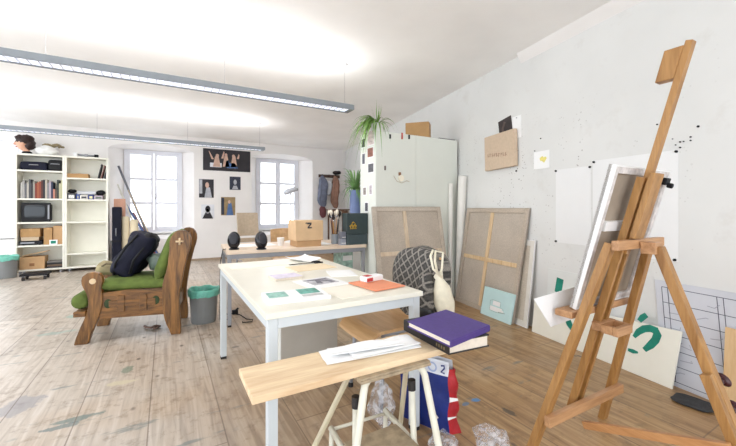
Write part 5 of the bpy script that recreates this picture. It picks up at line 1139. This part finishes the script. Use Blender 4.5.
# ------------------------------------------------------------------ easel
def easel():
    t = thing('studio_easel', 'tall beech studio easel seen from behind at the right', 'easel', (1.79, .85, 0))
    yp = lambda z: .782+.27*(1-z)
    X = V((1, 0, 0)); Lt, Lb = V((1.625, yp(1.0), 1.0)), V((1.465, yp(0), 0)); Mt, Mb_ = V((1.98, yp(1.0), 1.0)), V((2.08, yp(0)-.01, 0))
    link('front_leg', MB().bar(Lt, Lb, .045, .032, X), M_beech, t, .003); link('front_leg', MB().bar(Mt, Mb_, .045, .032, X), M_beech, t, .003)
    zb = .20; f = (1-zb)
    q0, q1 = Lt.lerp(Lb, f), Mt.lerp(Mb_, f); link('lower_crossbar', MB().bar(q0+V((-.03, -.034, 0)), q1+V((.03, -.034, 0)), .045, .028, V((0, 0, 1))), M_beechx, t, .003)
    link('top_crossbar', MB().bar(Lt+V((-.03, -.03, -.005)), Mt+V((.03, -.03, -.005)), .04, .028, V((0, 0, 1))), M_beechx, t, .003)
    # grooved lower mast : two rails, shaded gap between them coloured as a dark web
    mz0, mz1 = .15, 1.28; m0, m1 = V((1.77, yp(mz0)+.012, mz0)), V((1.77, yp(mz1)+.012, mz1)); d = (m1-m0)
    ms = link('mast', MB().bar(m0+X*-.027, m1+X*-.027, .020, .032, X), M_beech, t, .002); link('mast_rail', MB().bar(m0+X*.027, m1+X*.027, .020, .032, X), M_beech, t, .002)
    link('dark_gap_web', MB().bar(m0+V((0, .010, 0)), m1+V((0, .010, 0)), .034, .010, X), M_oak, t)
    e0, e1 = V((1.77, yp(.95)-.002, .95)), V((1.77, yp(1.80), 1.80))
    link('mast_extension', MB().bar(e0, e1, .036, .024, X), M_beech, t, .002)
    # wide clamp board on the mast, top holder
    u_ = (m1-m0).normalized(); nb = X.cross(u_)          # points to -Y side/up
    back = V((0, -1, 0))
    b0, b1 = V((1.768, yp(1.02)-.028, 1.02)), V((1.768, yp(1.295)-.028, 1.295)); link('sliding_clamp', MB().bar(b0, b1, .085, .022, X), M_beech, t, .003)
    h1 = e1+(e1-e0).normalized()*-.005; dd = (e1-e0).normalized()
    link('top_holder', MB().ob(h1-dd*.135+X*-.022+V((0, .012, 0)), X*.044, V((0, .062, 0)), dd*.125), M_beech, t, .003)
    # canvas tray and bracket
    zt = .69; yt = yp(zt); link('tray', MB().box(1.55, 2.07, yt+.036, yt+.115, zt-.03, zt), M_beechx, t, .004)
    link('tray_bracket', MB().box(1.705, 1.835, yt-.005, yt+.036, zt-.10, zt-.062), M_beechx, t, .003); link('tray_bracket', MB().box(1.705, 1.835, yt-.075, yt-.052, zt-.105, zt-.066), M_beechx, t, .003)
    for x in (1.705, 1.815): link('tray_bracket', MB().box(x, x+.02, yt-.052, yt-.005, zt-.103, zt-.066), M_beechx, t, .002)
    # hinge block and rear leg
    link('hinge_block', MB().box(1.765, 1.835, yp(1.0)-.105, yp(1.0)-.048, .955, 1.005), M_beechx, t, .003)
    Rt, Rb = V((1.80, yp(1.0)-.10, .985)), V((1.825, .345, 0)); rl = link('rear_leg', MB().bar(Rt, Rb, .045, .034, X), M_beech, t, .003)
    k0, k1 = Rt.lerp(Rb, .47)+X*-.040, Rb+X*-.040+V((0, 0, 0.0)); link('rear_leg_extension', MB().bar(k0, k1, .034, .032, X), M_beech, t, .002)
    for fz in (.515, .61):
        c = Rt.lerp(Rb, fz)+X*.02
        kb_ = link('wing_knob', MB().tube([c, c+X*.05], .012, 12).ell(c+X*.062, (.014, .028, .019), Matrix.Rotation(radians(40), 3, 'X')), M_knob, rl, smooth=True)
    s0, s1 = V((1.772, yp(.11)-.07, .115)), Rt.lerp(Rb, .70)+V((-.070, 0, 0)); s0.x = 1.735; s1.x = 1.745
    link('stay_strut', MB().bar(s0, s1, .024, .034, X), M_beechy, t, .003)
    # painting on the easel
    yb_ = lambda z: yp(z)+.042
    return yp
yp = easel()
z0, z1 = .692, 1.325; off = .075
cv = stretched_canvas('white-edged canvas standing on the easel, seen from the back', (1.598, yp(z0)+off-.028, z0), (2.10, yp(z0)+off-.028, z0), (1.588, yp(z1)+off-.028, z1), .03, cloth=plain('grey_back_linen', (160, 146, 130), .9, .12, 9), wmat=plain('paint_spattered_bar', (212, 206, 204), .6, .25, 30), edge=M_white, bars=False, wb=.028)
o, a, b, n = panel_axes((1.598, yp(z0)+off-.028, z0), (2.10, yp(z0)+off-.028, z0), (1.588, yp(z1)+off-.028, z1))
link('middle_bar', MB().ob(o+a*.11+b*.56-n*.0165, a*.78, b*.07, n*.0145), M_white, cv, .002)
c = o+a*.86+b*.90; link('black_clip', MB().ob(c+n*.001, a*.09, b*.05, n*.018).tube([c+a*.05+n*.018, c+a*.05+n*.04], .012, 10), M_black, cv, .003)
p0, p1, p3 = WY(551, 327, .992), WY(600, 309, .988), WY(534, 299, 1.0)
one('white_card', MB().ob(p0, p1-p0, p3-p0, (0, .003, .0)), M_paper, 'white card sticking out to the left from the easel tray', 'card')

# ------------------------------------------------------------------ daylight, camera
w = bpy.data.worlds.new('daylight'); sc.world = w; w.use_nodes = True; bg = w.node_tree.nodes['Background']; bg.inputs[0].default_value = (.88, .94, 1.0, 1); bg.inputs[1].default_value = 2.7
cam = bpy.data.cameras.new('camera'); cam.sensor_width = 36; cam.sensor_fit = 'HORIZONTAL'; cam.lens = F/736*36; cam.shift_y = -(223-CY)/736; cam.clip_start = .02
co = bpy.data.objects.new('camera', cam); COL.objects.link(co); co.location = (0, 0, H); co.rotation_euler = (pi/2, 0, -YAW); sc.camera = co
sc.view_settings.view_transform = 'Standard'; sc.view_settings.look = 'None'; sc.view_settings.gamma = 1; sc.view_settings.exposure = 0.2
try: sc.view_settings.use_curve_mapping = False
except Exception: pass
sc.cycles.max_bounces = 8; sc.cycles.diffuse_bounces = 5; sc.cycles.transparent_max_bounces = 12
